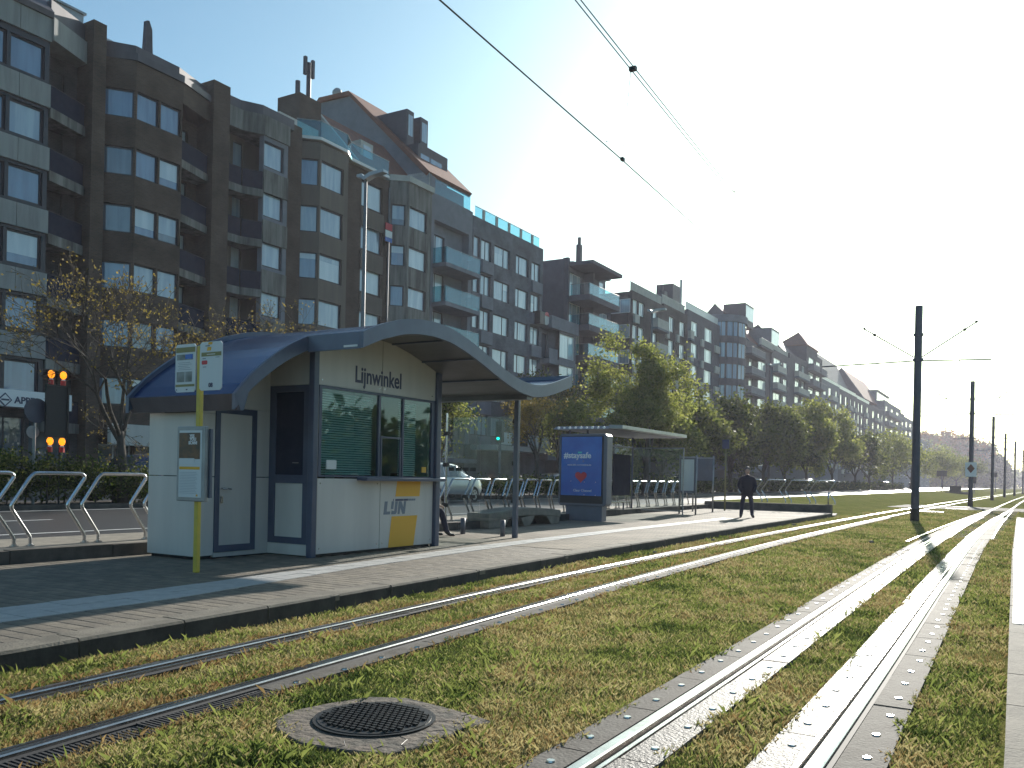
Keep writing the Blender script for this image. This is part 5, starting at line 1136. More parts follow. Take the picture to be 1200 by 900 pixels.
def tree(x, y, h, crown, label, leaf, n_leaf, lsize, seed, trunk_h=.33, r=.14, depth=4, z0=.42, cat='tree', group='street trees along the median and pavement', mset=None, spread=.35, name='street_tree'):
    rs = np.random.RandomState(seed); t = empty(name, (x, y, z0), label, cat, group); tubes = []; tips = []
    th = h*trunk_h; base = Vector((x, y, z0)); topp = base+Vector((rs.uniform(-.1, .1), rs.uniform(-.1, .1), th))
    g = MB(); g.tube([base, base.lerp(topp, .5)+Vector((.03, .02, 0)), topp], [r*1.25, r, r*.85], 8); part(g, 'trunk', 'bark', t, True)
    nl = 5
    for j in range(nl):
        a = 2*math.pi*(j+rs.uniform(-.3, .3))/nl; sp = rs.uniform(.35, .85) if j else .1
        d = Vector((math.cos(a)*math.sin(sp), math.sin(a)*math.sin(sp), math.cos(sp))); start = base.lerp(topp, rs.uniform(.8, 1.0))
        grow(rs, start, d, (h-th)*rs.uniform(.26, .46), r*.55, depth, tubes, tips)
    T = np.array(tips); c = np.array([x, y, z0+th]); ext = np.abs(T-c).max(axis=0)
    sx = crown/max(ext[0], ext[1]); sz = (h-th)/(T[:, 2].max()-c[2])
    S = np.array([sx, sx, sz]); fix = lambda p: tuple(c+(np.array(p)-c)*S)
    g = MB()
    for pts, rad in tubes: g.tube([fix(p) for p in pts], rad, 4 if rad[0] < .03 else 6, caps=False)
    part(g, 'branches', 'bark', t, True)
    T = c+(T-c)*S
    if n_leaf: o = leaves(T, n_leaf, spread, lsize, 'crown', leaf, t, .8, mset, seed)
    return t
TR = 'street trees along the median and pavement'
tree(-22.9, 16.2, 7.1, 4.4, 'nearly bare tree with yellow buds in front of the brown brick bay', 'leaf_bud', 1, .065, 11, .30, .13, 5, spread=.06)
tree(-23.0, 21.6, 7.6, 4.6, 'nearly bare budding tree rising behind the kiosk roof', 'leaf_bud', 1, .065, 23, .30, .12, 5, spread=.06)
tree(-22.8, 9.5, 5.2, 2.8, 'bare tree at the left edge beyond the hedge', 'leaf_bud', 1, .08, 5, .35, .10, 4, spread=.10)
tree(-22.6, 31.6, 5.6, 2.3, 'round leafy tree seen through the open end of the kiosk canopy', 'leaf', 13, .12, 31, .35, .11, 4, mset=['leaf', 'leaf_bright', 'leaf_dark'])
tree(-23.0, 41.5, 6.6, 3.6, 'thinly leafed tree with visible branches behind the canopy post', 'leaf_bud', 5, .10, 41, .33, .12, 4, spread=.25)
tree(-23.0, 46.5, 6.0, 3.2, 'sparse tree between the canopy tip and the advert pillar', 'leaf', 7, .12, 47, .33, .12, 4, spread=.25)
tree(-21.8, 54.0, 10.6, 4.6, 'largest, bright yellow green tree above the glass tram shelter', 'leaf_bright', 17, .15, 53, .22, .2, 5, mset=['leaf_bright', 'leaf', 'leaf_bright'], spread=.30)
specs = [(790, 60, 7.2, 3.2, 0), (815, 66, 8.3, 3.6, 1), (850, 77, 8.6, 3.8, 2), (880, 88, 8.8, 4.4, 1), (905, 97, 8.0, 3.8, 2), (935, 108, 10.6, 5.4, 0), (968, 124, 11.2, 6.2, 0), (998, 142, 9.5, 5.2, 2), (1015, 156, 9.5, 5.6, 1), (1040, 185, 11.5, 7.2, 0), (1058, 215, 10.5, 6.5, 1), (1092, 250, 10.5, 7.0, 0), (1108, 300, 11.5, 8, 1)]
names = ['small leafy tree right of the largest tree, behind the shelter roof', 'leafy tree behind the notice cases', 'dark leafy tree left of the standing person', 'broad leafy tree above the standing person', 'dark green tree right of the standing person', 'tall yellow green tree left of the widest far tree', 'widest far leafy tree below the grey gabled block', 'dark slender tree in the middle distance before the white windows', 'green tree beyond the dark slender tree', 'yellowish bushy tree left of the nearest mast', 'green tree touching the nearest mast on its left', 'light green tree just right of the nearest mast', 'bushy tree further right of the nearest mast by the signals']
for i, (px_, y, h, c, k) in enumerate(specs):
    x = -22.9 if px_ < 1085 else -19
    ms = (['leaf_bright', 'leaf', 'leaf'], ['leaf', 'leaf', 'leaf_dark'], ['leaf_dark', 'leaf', 'leaf_dark'])[k]
    tree(x, y, h, c, names[i], 'leaf', 22, .20+y*.0007, 60+i, .22, .18, 3 if y > 150 else 4, mset=ms, spread=.42 if y < 150 else .8)
tree(-34.5, 66, 9.5, 4.5, 'dark tree on the pavement right behind the advert pillar', 'leaf_dark', 30, .2, 90, .3, .18, 4, mset=['leaf_dark', 'leaf', 'leaf_dark'], spread=.5)
rs = np.random.RandomState(77); C = [(24+rs.uniform(0, 6), rs.uniform(-60, 120), .2+rs.uniform(0, 1)**.7*(4.6+1.5*math.sin(k*.11))) for k in range(1800)]  # added unseen belt, darkens the horizon mirrored in the kiosk glass
o = leaves(C, 14, .7, .8, 'reflection_scrub', None, None, .8, ['leaf_dark', 'leaf', 'leaf_dark'], 8); tag(o, 'added scrub belt beyond the right hand platform, outside the picture, for the kiosk glass to mirror', 'scrub', kind='stuff')
# hedge and shrubs
def hedge(x0, x1, y0, y1, z0, z1, n, size, label, seed, name='hedge', ms=('hedge_leaf', 'leaf_dark', 'leaf'), group=None):
    rs = np.random.RandomState(seed); t = empty(name, ((x0+x1)/2, (y0+y1)/2, z0), label, 'hedge' if name == 'hedge' else 'shrub', group)
    m = max(8, int(n/28)); C = []
    for k in range(m):
        C.append((rs.uniform(x0, x1), rs.uniform(y0, y1), z0+.1+(z1-z0-.2)*rs.uniform(0, 1)**.6*(.82+.18*math.sin(rs.uniform(0, 6)))))
    leaves(C, 28, .17 if size < .12 else .3, size, 'foliage', None, t, .8, list(ms), seed)
    g = MB()
    for k in range(int((y1-y0)/.5)+1):
        yy = y0+.2+k*.5; a = rs.uniform(-.2, .2); g.tube([((x0+x1)/2, yy, z0-.1), ((x0+x1)/2+a, yy+rs.uniform(-.2, .2), (z0+z1)/2+.3)], [.03, .012], 5)
    part(g, 'stems', 'bark', t); return t
lab = ['dark bushy shrub at the far left behind the hoops', 'shrub below the small round sign', 'shrub at the foot of the warning light panel', 'widest shrub behind the second and third hoop', 'shrub just left of the kiosk before the blue car', 'shrub hidden behind the kiosk']
for i, (a, c, h_) in enumerate(((8.2, 10.4, 1.95), (10.4, 12.2, 1.85), (12.2, 13.8, 1.95), (13.8, 15.9, 1.85), (16.0, 17.3, 1.55), (18.2, 22, 1.5))):
    hedge(-23.7, -22.5, a, c, .4, h_, 3600, .075, lab[i], 100+i, 'shrub', group='shrubs in the median')
for i, (a, c) in enumerate(((34, 46), (46, 60), (60, 80), (80, 105), (105, 140), (140, 200))):
    hedge(-24.0, -22.6, a, c, .4, 1.55, 5000, .11+.03*i, ['low dark hedge stretch behind the concrete bench', 'low hedge stretch behind the advert pillar', 'low hedge stretch behind the glass shelter', 'low hedge stretch behind the notice cases', 'low reddish dark hedge stretch right of the standing person', 'farthest hedge stretch left of the nearest mast'][i], 120+i, group='hedge stretches along the median')
# wooded rise at the end of the street
def wood(cx_, cy_, rx, ry, h, n, size, name, ms, label, seed, z=.3):
    rs = np.random.RandomState(seed); k = 90; C = []
    for i in range(k):
        a = rs.uniform(0, 2*math.pi); q = rs.uniform(0, 1)**.5; e = rs.uniform(.1, 1)
        C.append((cx_+rx*q*math.cos(a), cy_+ry*q*math.sin(a), z+h*e*(1-.55*q*q)))
    t = empty(name, (cx_, cy_, z), label, 'tree', 'autumn tinted trees on the wooded rise'); leaves(C, n, h*.06, size, 'crown', None, t, .9, list(ms), seed)
    g = MB(); g.tube([(cx_, cy_, 0), (cx_, cy_, h*.6)], [.5, .2], 6); part(g, 'trunk', 'bark', t)
wl = [(-58, 560, 30, 24, 27, ('leaf', 'leaf_dark', 'leaf'), 'green tree mass directly right of the nearest mast'), (-52, 585, 15, 15, 33, ('leaf_orange', 'leaf_orange', 'leaf'), 'orange brown tree on the wooded rise, highest part'), (-42, 600, 14, 14, 35, ('leaf_orange', 'leaf_orange', 'leaf_orange'), 'rust coloured tree in the middle of the wooded rise'), (-31, 600, 13, 13, 33, ('leaf_orange', 'leaf', 'leaf_orange'), 'brown green tree left of the second mast'), (-22, 600, 10, 12, 26, ('leaf_dark', 'leaf', 'leaf_dark'), 'dark green rounded tree behind the second mast'), (-17, 590, 7, 12, 19, ('leaf_dark', 'leaf', 'leaf'), 'rightmost sloping tree of the wooded rise'), (-46, 520, 14, 10, 21, ('leaf_bright', 'leaf', 'leaf_orange'), 'yellow green lower tree in front of the wooded rise'), (-30, 500, 15, 10, 14, ('leaf', 'leaf_dark', 'leaf'), 'dark lower tree behind the traffic signals')]
for i, (a, b_, c, d, h, ms, l_) in enumerate(wl): wood(a, b_, c, d, h, 230, 1.5, 'hill_tree', ms, l_, 200+i)
rs = np.random.RandomState(9); C = [(rs.uniform(-80, 220), 900+rs.uniform(-30, 40), 1+rs.uniform(0, 1)**.7*(10+3.5*math.sin(k*.37))) for k in range(1100)]
o = leaves(C, 22, 2.2, 2.2, 'far_treeline', None, None, .8, ['leaf', 'leaf_dark', 'leaf'], 3); tag(o, 'low continuous treeline closing the horizon behind the far masts', 'treeline', kind='stuff')
# ================================================================== street furniture beyond the hoops
t = empty('warning_light_panel', (-22.6, 13.9, .45), 'tall black sign panel seen from behind with four lit amber warning lamps', 'warning sign')
g = MB(); g.box(-22.64, -22.56, 13.62, 14.22, 2.25, 3.66); part(g, 'panel', 'black', t)
g = MB(); g.box(-22.56, -22.53, 13.60, 14.24, 3.64, 3.67); g.box(-22.56, -22.53, 14.20, 14.24, 2.25, 3.64); part(g, 'edge_strip', 'iron', t)
for y in (13.75, 14.08): g = MB(); g.tube([(-22.68, y, .45), (-22.68, y, 3.6)], .025, 6); part(g, 'post', 'iron', t)
for (y, z) in ((13.76, 3.66), (14.10, 3.66), (13.76, 1.86), (14.10, 1.86)):
    g = MB(); g.tube([(-22.6, y, z), (-22.6, y, z+.14)], .07, 8); l_ = part(g, 'lamp_base', 'red_plastic', t)
    g = MB(); g.tube([(-22.6, y, z+.14), (-22.6, y, z+.18)], .05, 8); part(g, 'lamp_neck', 'white_print', l_)
    g = MB(); g.ball((-22.6, y, z+.29), (.085, .085, .11), 12, 8); part(g, 'lens', 'amber', l_, True)
t = empty('round_sign', (-22.8, 13.45, .45), 'round traffic sign seen from behind, dark grey, left of the warning lamps', 'traffic sign')
g = MB(); g.tube([(-22.78, 13.47, 2.95), (-22.74, 13.47, 2.95)], .33, 20); part(g, 'disc', 'mast_paint', t); g = MB(); g.tube([(-22.82, 13.47, .45), (-22.82, 13.47, 3.25)], .03, 8); part(g, 'pole', 'zinc', t)
t = empty('round_sign', (-22.9, 13.3, .45), 'small pale round disc sign on thin pole below the larger dark disc', 'traffic sign')
g = MB(); g.tube([(-22.84, 13.42, 2.38), (-22.81, 13.42, 2.38)], .17, 16); part(g, 'disc', 'zinc', t); g = MB(); g.tube([(-22.88, 13.47, .45), (-22.88, 13.47, 2.5)], .02, 8); part(g, 'pole', 'zinc', t)
def lamp(x, y, h, label):
    t = empty('street_lamp', (x, y, .45), label, 'street lamp', 'street lamps along the median')
    g = MB(); g.tube([(x, y, .3), (x, y, h*.5), (x, y, h)], [.11, .085, .06], 8); part(g, 'pole', 'pole_grey', t, True)
    for s, L in ((1, 1.0), (-1, .35)):
        g = MB(); g.prismX([(y+s*.02, h-.06), (y+s*L*.4, h+.10), (y+s*L, h+.14), (y+s*L, h+.26), (y+s*L*.3, h+.24), (y+s*.02, h+.1)], x-.14, x+.14) if False else g.prismY([(x, h-.05), (x+s*L*.4, h+.08), (x+s*L, h+.12), (x+s*L, h+.22), (x+s*L*.3, h+.22), (x, h+.1)], y-.15, y+.15); part(g, 'lamp_head', 'lamp_head', t)
lamp(-22.8, 26.6, 13.1, 'tall street lamp rising behind the kiosk roof in front of the brown block')
lamp(-22.8, 57.2, 13.1, 'street lamp above the large leafy tree')
lamp(-22.8, 90, 13.3, 'small distant street lamp before the round cornered block')
def signal(x, y, h, label, big=.32, lit=None):
    t = empty('traffic_signal', (x, y, .3), label, 'traffic light')
    g = MB(); g.tube([(x, y, .0), (x, y, h)], .07, 8); part(g, 'pole', 'grey_paint', t)
    g = MB(); g.box(x-big, x+big, y-.15, y+.1, h-1.0, h+.1); o = part(g, 'housing', 'black', t); bevel(o, .04)
    for k in range(3): g = MB(); g.tube([(x, y-.16, h-.8+k*.35), (x, y-.24, h-.8+k*.35)], .12 if lit is None else .07, 10); part(g, 'lens_hood', 'black' if lit != k else 'green_light', t)
signal(-14.6, 190, 4.2, 'broad black signal head left of the second mast', .9)
signal(-8.0, 170, 2.9, 'thin signal just right of the second mast by the track', .3)
signal(-6.5, 230, 4.6, 'distant signal between the second and third mast', .35)
signal(1.8, 210, 5.0, 'thin signal standing between the fifth and sixth mast', .25)
signal(-23.6, 38.5, 4.2, 'signal with a small green light in the leafy tree behind the canopy', .2, 0)
t = empty('relay_cabinet', (-9.2, 150, 0), 'low dark equipment cabinet on a plinth left of the third mast', 'cabinet')
g = MB(); g.box(-11, -7.6, 149, 151, 0, .5); part(g, 'plinth', 'concrete_dark', t); g = MB(); g.box(-10.4, -8.8, 149.4, 150.6, .5, 1.4); part(g, 'housing', 'iron', t)
# birds
def bird(x, y, z, s, label, a):
    t = empty('bird', (x, y, z), label, 'bird', 'birds in the white sky'); g = MB(); c = Vector((x, y, z)); ca, sa = math.cos(a), math.sin(a)
    P = lambda u, v, w: (c.x+(u*ca-v*sa)*s, c.y+(u*sa+v*ca)*s, c.z+w*s)
    g.tube([P(0, -.5, 0), P(0, -.2, .02), P(0, .2, 0), P(0, .55, -.02)], [.02*s, .13*s, .11*s, .02*s], 6); part(g, 'body', 'gull', t)
    for q in (-1, 1): g = MB(); g.face([P(q*.06, -.16, .03), P(q*.5, -.28, .22), P(q*1.15, .05, .08), P(q*.5, .08, .2), P(q*.06, .18, .03)]); g.face([P(q*.06, .18, .02), P(q*.5, .08, .19), P(q*1.15, .05, .07), P(q*.5, -.28, .21), P(q*.06, -.16, .02)]); part(g, 'wing', 'gull', t)
for i, (x, y, z, s, l_) in enumerate(((-20.5, 68.4, 24.5, .30, 'largest flying bird, above the middle of the row of blocks'), (-21.3, 69.5, 19.8, .22, 'small bird below the largest one'), (-16.5, 70.9, 19.6, .16, 'tiny bird in the open white sky'), (-4.9, 72.6, 19.6, .20, 'bird high above the nearest mast on its right'), (-4.2, 73.3, 16.6, .20, 'bird to the right of the nearest mast top'), (-29.5, 63.5, 28.4, .20, 'bird close to the lower overhead wire'), (-5.6, 70, 9.6, .16, 'leftmost bird of the small flock left of the second mast'), (-5.1, 70, 9.1, .15, 'lowest bird of the small flock left of the second mast'), (-4.9, 70, 9.8, .14, 'topmost bird of the small flock left of the second mast'))): bird(x, y, z, s, l_, .6+i)
# ================================================================== cars
def paint(name, c, metal=.35): 
    m = mat(name, c, .28, metal, tuple(q*.85 for q in c), 2); p = m.node_tree.nodes['Principled BSDF']; p.inputs['Coat Weight'].default_value = .8; p.inputs['Coat Roughness'].default_value = .05; MT[name] = m
for nme, c in (('paint_silver', (.42, .44, .47)), ('paint_blue', (.015, .03, .11)), ('paint_dark', (.03, .03, .035)), ('paint_white', (.65, .65, .65)), ('paint_red', (.22, .02, .02))): paint(nme, c)
MT['car_glass'] = mat('car_glass', (.015, .02, .025), .04, 0, spec=1.0)
def car(x, y, rot, pm, label, kind='suv', L=4.4, z=.33):
    t = empty('parked_car' if abs(x+20.9) > .5 else 'car', (x, y, z), label, 'car')
    if kind == 'suv': top = [(-2.2, .78), (-2.14, 1.05), (-2.0, 1.42), (-1.75, 1.60), (-.9, 1.68), (.1, 1.66), (.6, 1.55), (1.15, 1.12), (1.75, 1.02), (2.08, .88), (2.2, .66)]
    else: top = [(-2.2, .72), (-2.14, .95), (-1.85, 1.02), (-1.5, 1.25), (-.9, 1.42), (.1, 1.44), (.55, 1.34), (1.15, .98), (1.75, .88), (2.08, .76), (2.2, .60)]
    belt = 1.0 if kind == 'suv' else .9; k = L/4.4; w = .90
    g = MB(); R_ = []
    for (yy, T) in top:
        e = max(0, abs(yy)-1.7)/.5; ww = w*(1-.16*e*e); b = min(belt, T-.04); tw = ww*(.78 if T > belt+.1 else .93); lo = .26+.10*e*e
        half = [(ww*.86, lo-.04), (ww*.98, lo+.10), (ww, .58), (ww*.985, (b+.58)/2), (ww*.95, b), (tw*.5+ww*.475, (b+T)/2), (tw, T-.05), (tw*.72, T)]
        R_.append([(p[0], yy*k, p[1]) for p in half]+[(-p[0], yy*k, p[1]) for p in reversed(half)])
    for ring in R_: g.v += [(x+p[0], y+p[1], z+p[2]) for p in ring]
    n = 16
    for i in range(len(R_)-1):
        for j in range(n): a = i*n+j; b_ = i*n+(j+1) % n; g.f.append((a, a+n, b_+n, b_)); g.mi.append(0)
    g.f.append(tuple(range(n))); g.f.append(tuple((len(R_)-1)*n+q for q in reversed(range(n)))); g.mi += [0, 0]
    body = part(g, 'body', pm, t, True); s = body.modifiers.new('smooth', 'SUBSURF'); s.levels = 1; s.render_levels = 1
    sp = [i for i, q in enumerate(top) if q[1] > belt+.3]
    for sd_ in (1, -1):
        ya, yb = top[sp[0]][0]*k, top[sp[-1]][0]*k
        for (a, b) in ((ya+.12, -.75*k), (-.68*k, .22*k), (.29*k, yb+.28)):
            T = lambda q: float(np.interp(q/k, [p[0] for p in top], [p[1] for p in top]))
            g = MB(); Z0 = belt+.05
            def P(q, f): 
                Tq = T(q); zz = Z0+(Tq-.11-Z0)*f; u = (zz-belt)/(Tq-.05-belt); return (x+sd_*(w*.95+(w*.78-w*.95)*u+.012), y+q, z+zz)
            b2 = b if b < yb else b; g.face([P(a, 0), P(b2+(.22 if b > yb else 0), 0), P(b2-(.1 if b > yb else 0), 1), P(a+(.1 if a < ya+.2 else 0), 1)]); part(g, 'side_window', 'car_glass', t)
    i0 = sp[-1]; (ya, Ta), (yb, Tb) = top[i0], top[i0+1]
    g = MB(); g.face([(x-.64, y+ya*k+.06, z+Ta-.02), (x+.64, y+ya*k+.06, z+Ta-.02), (x+.76, y+yb*k-.02, z+Tb+.035), (x-.76, y+yb*k-.02, z+Tb+.035)]); part(g, 'windscreen', 'car_glass', t)
    (ya, Ta), (yb, Tb) = top[1], top[3]
    g = MB(); g.face([(x-.72, y+ya*k-.035, z+Ta+.06), (x+.72, y+ya*k-.035, z+Ta+.06), (x+.60, y+yb*k-.10, z+Tb-.02), (x-.60, y+yb*k-.10, z+Tb-.02)]); part(g, 'rear_window', 'car_glass', t)
    for yy in (-1.32*k, 1.35*k):
        for sd_ in (1, -1):
            g = MB(); g.tube([(x+sd_*.70, y+yy, z+.33), (x+sd_*.905, y+yy, z+.33)], .34, 20); wh = part(g, 'wheel', 'tyre', t)
            g = MB(); g.tube([(x+sd_*.90, y+yy, z+.33), (x+sd_*.915, y+yy, z+.33)], .215, 10); part(g, 'rim', 'rim', wh)
            g = MB()
            for q in range(5):
                a = 2*math.pi*q/5; c0 = (y+yy+.13*math.cos(a), z+.33+.13*math.sin(a)); g.prismX([(c0[0]-.035, c0[1]-.035), (c0[0]+.035, c0[1]-.035), (c0[0]+.035, c0[1]+.035), (c0[0]-.035, c0[1]+.035)], x+sd_*.916, x+sd_*.92)
            o = part(g, 'rim_opening', 'black', wh); o['kind'] = 'stuff'
    for sd_ in (1, -1):
        g = MB(); g.ball((x+sd_*.66, y+2.08*k, z+.74), (.16, .10, .07), 8, 6); part(g, 'headlight', 'chrome', t, True)
        g = MB(); g.ball((x+sd_*.72, y-2.1*k, z+.86), (.12, .08, .09), 8, 6); part(g, 'tail_light', 'tail', t, True)
        g = MB(); g.ball((x+sd_*.98, y+.75*k, z+belt+.06), (.10, .07, .07), 8, 6); part(g, 'mirror', pm, t, True)
    for yy in (-2.22*k, 2.20*k): g = MB(); g.box(x-.26, x+.26, y+yy-.01, y+yy+.02, z+.45, z+.56); part(g, 'number_plate', 'white_print', t)
    t.rotation_euler = (0, 0, rot); return t
car(-20.9, 29.3, 0, 'paint_silver', 'silver hatchback driving past, seen through the glass screen under the canopy', 'suv')
car(-26.6, 19.6, R(180), 'paint_blue', 'dark blue car parked behind the shrubs left of the kiosk', 'suv')
car(-26.2, 55.5, 0, 'paint_white', 'light car glinting behind the hedge, left half of the glass shelter', 'saloon')
car(-26.2, 61.5, 0, 'paint_silver', 'silver car glinting behind the hedge at the right side of the glass shelter', 'saloon')
car(-26.2, 74, 0, 'paint_dark', 'dark car parked behind the hedge beyond the notice cases', 'suv')
car(-26.2, 50.0, 0, 'paint_dark', 'dark saloon parked behind the hedge, behind the advert pillar', 'saloon')
car(-26.2, 125, 0, 'paint_white', 'pale car behind the hedge under the tall yellow green tree', 'suv')
car(-26.2, 136, 0, 'paint_silver', 'silver car behind the hedge under the widest far tree', 'saloon')
car(-26.2, 150, R(180), 'paint_dark', 'dark saloon behind the hedge left of the slender dark tree', 'saloon')
car(-25.2, 195, 0, 'paint_white', 'white van like car behind the hedge left of the nearest mast', 'suv')
car(-24.2, 232, 0, 'paint_silver', 'bright glinting car touching the nearest mast on its left', 'suv')
# ================================================================== people
import bmesh
def skin_body(chains, name, parent, mats, pick, sub=2):
    """chains: joints dict name->(pos, radius), edges list; grown into one continuous surface"""
    J, E_, root = chains; names = list(J); bm = bmesh.new(); sk = bm.verts.layers.skin.verify(); vs = [bm.verts.new(J[n][0]) for n in names]; ix = {n: i for i, n in enumerate(names)}
    for a, b in E_: bm.edges.new((vs[ix[a]], vs[ix[b]]))
    for n, v in zip(names, vs):
        r = J[n][1]; v[sk].radius = r if isinstance(r, tuple) else (r, r); v[sk].use_root = (n == root)
    me = bpy.data.meshes.new('skeleton'); bm.to_mesh(me); bm.free(); o = bpy.data.objects.new('tmp', me); col.objects.link(o)
    o.modifiers.new('skin', 'SKIN').use_smooth_shade = True; s = o.modifiers.new('sub', 'SUBSURF'); s.levels = sub; s.render_levels = sub
    dg = bpy.context.evaluated_depsgraph_get(); dg.update(); m2 = bpy.data.meshes.new_from_object(o.evaluated_get(dg)); bpy.data.objects.remove(o)
    m2.materials.clear()
    for q in mats: m2.materials.append(MT[q])
    for p in m2.polygons: p.material_index = pick(p.center); p.use_smooth = True
    return link(name, m2, parent)
px0, py0 = -8.62, 31.0; f_ = Vector((.38, -.92, 0)).normalized(); r_ = Vector((-f_.y, f_.x, 0))
def PP(r, f, z): v = Vector((px0, py0, HP))+r_*r+f_*f+Vector((0, 0, z)); return tuple(v)
t = empty('person', (px0, py0, HP), 'person in dark jacket and dark trousers standing on the platform, hands in pockets', 'person')
J = {'pel': (PP(0, 0, .96), (.12, .11)), 'wa': (PP(0, .01, 1.10), (.13, .11)), 'ch': (PP(0, .01, 1.28), (.15, .12)), 'sh': (PP(0, 0, 1.42), (.10, .09)), 'ne': (PP(0, .01, 1.49), .075), 'ne2': (PP(0, .02, 1.55), .065)}
E_ = [('pel', 'wa'), ('wa', 'ch'), ('ch', 'sh'), ('sh', 'ne'), ('ne', 'ne2')]
for s, q in ((-1, 'a'), (1, 'b')):
    J.update({'s'+q: (PP(s*.21, 0, 1.41), .085), 'e'+q: (PP(s*.29, -.04, 1.14), .072), 'w'+q: (PP(s*.24, .10, .97), .06), 'p'+q: (PP(s*.18, .14, .90), .06), 'h'+q: (PP(s*.12, 0, .84), .098), 'k'+q: (PP(s*.16, .02, .49), .080), 'an'+q: (PP(s*.19, -.02, .12), .068), 'fo'+q: (PP(s*.21, .06, .06), (.065, .055)), 'to'+q: (PP(s*.22, .18, .045), (.06, .04))})
    E_ += [('sh', 's'+q), ('s'+q, 'e'+q), ('e'+q, 'w'+q), ('w'+q, 'p'+q), ('pel', 'h'+q), ('h'+q, 'k'+q), ('k'+q, 'an'+q), ('an'+q, 'fo'+q), ('fo'+q, 'to'+q)]
skin_body((J, E_, 'pel'), 'body', t, ['shoe', 'jeans', 'jacket', 'skin'], lambda c: 0 if c.z-HP < .10 else 1 if c.z-HP < .84 else 2 if c.z-HP < 1.50 else 3)
def head(parent, c, f, r, k_=1.0):
    g = MB(); g.ball(c, (.078*k_, .088*k_, .115*k_), 14, 10)
    c = Vector(c); u = Vector((0, 0, 1)); g.tube([c+f*.07+u*.02, c+f*.105-u*.02, c+f*.075-u*.035], [.012, .018, .008], 6); g.ball(c+f*.03-u*.075, (.05, .05, .045), 8, 6)
    for s in (-1, 1): g.ball(c+r*s*.078-f*.005, (.012, .02, .03), 6, 5)
    h = part(g, 'head', 'skin', parent, True)
    for s in (-1, 1): e = MB(); e.ball(c+f*.076+r*s*.03+u*.015, .011, 6, 5); part(e, 'eye', 'black', h)
    m_ = MB(); m_.tube([c+f*.082-r*.022-u*.055, c+f*.088-u*.056, c+f*.082+r*.022-u*.055], .005, 5); part(m_, 'mouth', 'red_plastic', h)
    k = MB(); k.ball(c-f*.026+u*.045, (.092*k_, .098*k_, .105*k_), 14, 9); part(k, 'hair', 'hair', h, True)
g = MB(); ring = []
for (z_, a_, b_, fo) in ((.80, .215, .155, .0), (.84, .225, .165, .0), (1.0, .215, .16, .0), (1.15, .225, .165, .01), (1.30, .245, .165, .01), (1.40, .235, .14, .0), (1.455, .15, .10, .0), (1.50, .085, .08, .01), (1.53, .075, .075, .015)):
    ring.append([PP(a_*math.cos(2*math.pi*q/16), fo+b_*math.sin(2*math.pi*q/16), z_) for q in range(16)])
for rr_ in ring: g.v += rr_
for i in range(len(ring)-1):
    for q in range(16): a_ = i*16+q; b_ = i*16+(q+1) % 16; g.f.append((a_, b_, b_+16, a_+16)); g.mi.append(0)
part(g, 'jacket', 'jacket', t, True)
head(t, PP(0, .035, 1.665), f_, r_, 1.12)
# seated person, mostly hidden by the kiosk post
t = empty('metal_seat', (-10.85, 14.3, HP), 'small steel seat under the canopy, mostly hidden by the kiosk', 'seat')
g = MB(); g.box(-11.2, -10.7, 14.2, 15.0, .56, .60); part(g, 'seat', 'steel', t)
for y in (14.3, 14.9): g = MB(); g.tube([(-11.05, y, HP), (-11.05, y, .57)], .03, 8); part(g, 'leg', 'grey_paint', t)
sx, sy = -10.90, 14.62; f2 = Vector((.55, .83, 0)).normalized(); r2 = Vector((-f2.y, f2.x, 0))
def SP(r, f, z): v = Vector((sx, sy, HP))+r2*r+f2*f+Vector((0, 0, z)); return tuple(v)
t = empty('person', (sx, sy, HP), 'seated person behind the kiosk post, only dark blue trouser leg, hand and black shoe showing', 'person')
J = {'pel': (SP(0, 0, .54), (.15, .12)), 'wa': (SP(0, -.02, .70), (.14, .11)), 'ch': (SP(0, .0, .90), (.165, .115)), 'sh': (SP(0, .02, 1.04), (.11, .085)), 'ne': (SP(0, .04, 1.11), .055), 'ne2': (SP(0, .06, 1.17), .05)}
E_ = [('pel', 'wa'), ('wa', 'ch'), ('ch', 'sh'), ('sh', 'ne'), ('ne', 'ne2')]
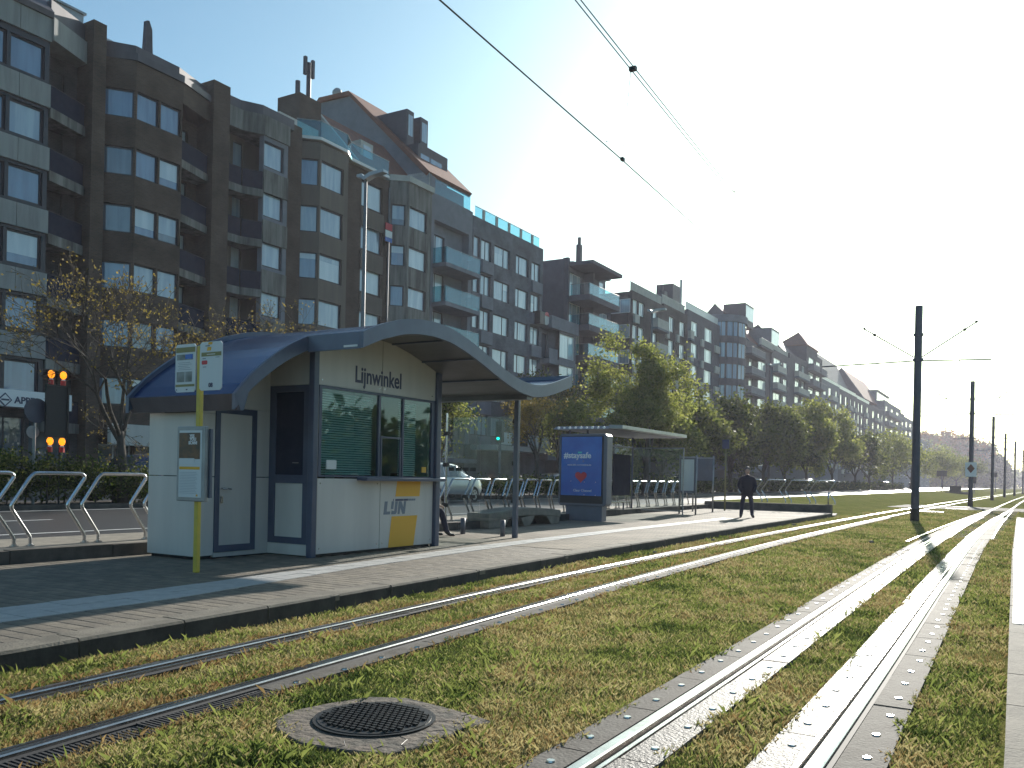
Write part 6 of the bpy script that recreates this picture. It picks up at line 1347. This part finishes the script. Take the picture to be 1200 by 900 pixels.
for s, q, kf, ff in ((-1, 'a', .44, .56), (1, 'b', .44, .40)):
    J.update({'s'+q: (SP(s*.18, .02, 1.01), .065), 'e'+q: (SP(s*.24, .12, .76), .05), 'w'+q: (SP(s*.15, .36, .66), .034), 'pa'+q: (SP(s*.13, .43, .645), (.034, .022)), 'h'+q: (SP(s*.10, .10, .53), .095), 'k'+q: (SP(s*.13, kf, .55), .082), 'an'+q: (SP(s*.14, ff, .12), .062), 'fo'+q: (SP(s*.14, ff+.08, .045), (.048, .038)), 'to'+q: (SP(s*.14, ff+.20, .035), (.042, .028))})
    E_ += [('sh', 's'+q), ('s'+q, 'e'+q), ('e'+q, 'w'+q), ('w'+q, 'pa'+q), ('pel', 'h'+q), ('h'+q, 'k'+q), ('k'+q, 'an'+q), ('an'+q, 'fo'+q), ('fo'+q, 'to'+q)]
    for i_, (dr, L_) in enumerate(((-.027, .07), (-.009, .08), (.009, .076), (.027, .06))):
        a, b = 'f%d%s' % (i_, q), 'g%d%s' % (i_, q); J[a] = (SP(s*.13+dr, .43+L_*.55, .64), .0095); J[b] = (SP(s*.13+dr*1.1, .43+L_, .60), .008); E_ += [('pa'+q, a), (a, b)]
    J['t0'+q] = (SP(s*.13-s*.04, .44, .635), .011); J['t1'+q] = (SP(s*.13-s*.055, .475, .615), .009); E_ += [('w'+q, 't0'+q), ('t0'+q, 't1'+q)]
def pk(c):
    v = Vector((c.x-sx, c.y-sy, 0)); ff = v.dot(f2); z_ = c.z-HP
    if z_ < .10: return 0
    if z_ > 1.1: return 3
    if ff > .37 and z_ > .6 and abs(abs(v.dot(r2))-.13) < .075 and z_ < .70: return 3
    return 1 if z_ < .635 and not (ff < .05 and z_ > .6) else 2
skin_body((J, E_, 'pel'), 'body', t, ['shoe', 'jeans', 'jacket', 'skin'], pk)
head(t, SP(0, .09, 1.27), f2, r2)
# ================================================================== haze
g = MB(); g.box(-640, 640, -240, 1440, -1.2, 46)
hz = newmat('haze_air')[0]; n = hz.node_tree.nodes; n.remove(n['Principled BSDF'])
pvn = n.new('ShaderNodeVolumePrincipled'); pvn.inputs['Color'].default_value = (.84, .82, .95, 1); pvn.inputs['Density'].default_value = .0004; pvn.inputs['Anisotropy'].default_value = .3
hz.node_tree.links.new(pvn.outputs[0], n['Material Output'].inputs['Volume'])
MT['haze_air'] = hz
tag(part(g, 'haze', 'haze_air'), None, None, kind='stuff')
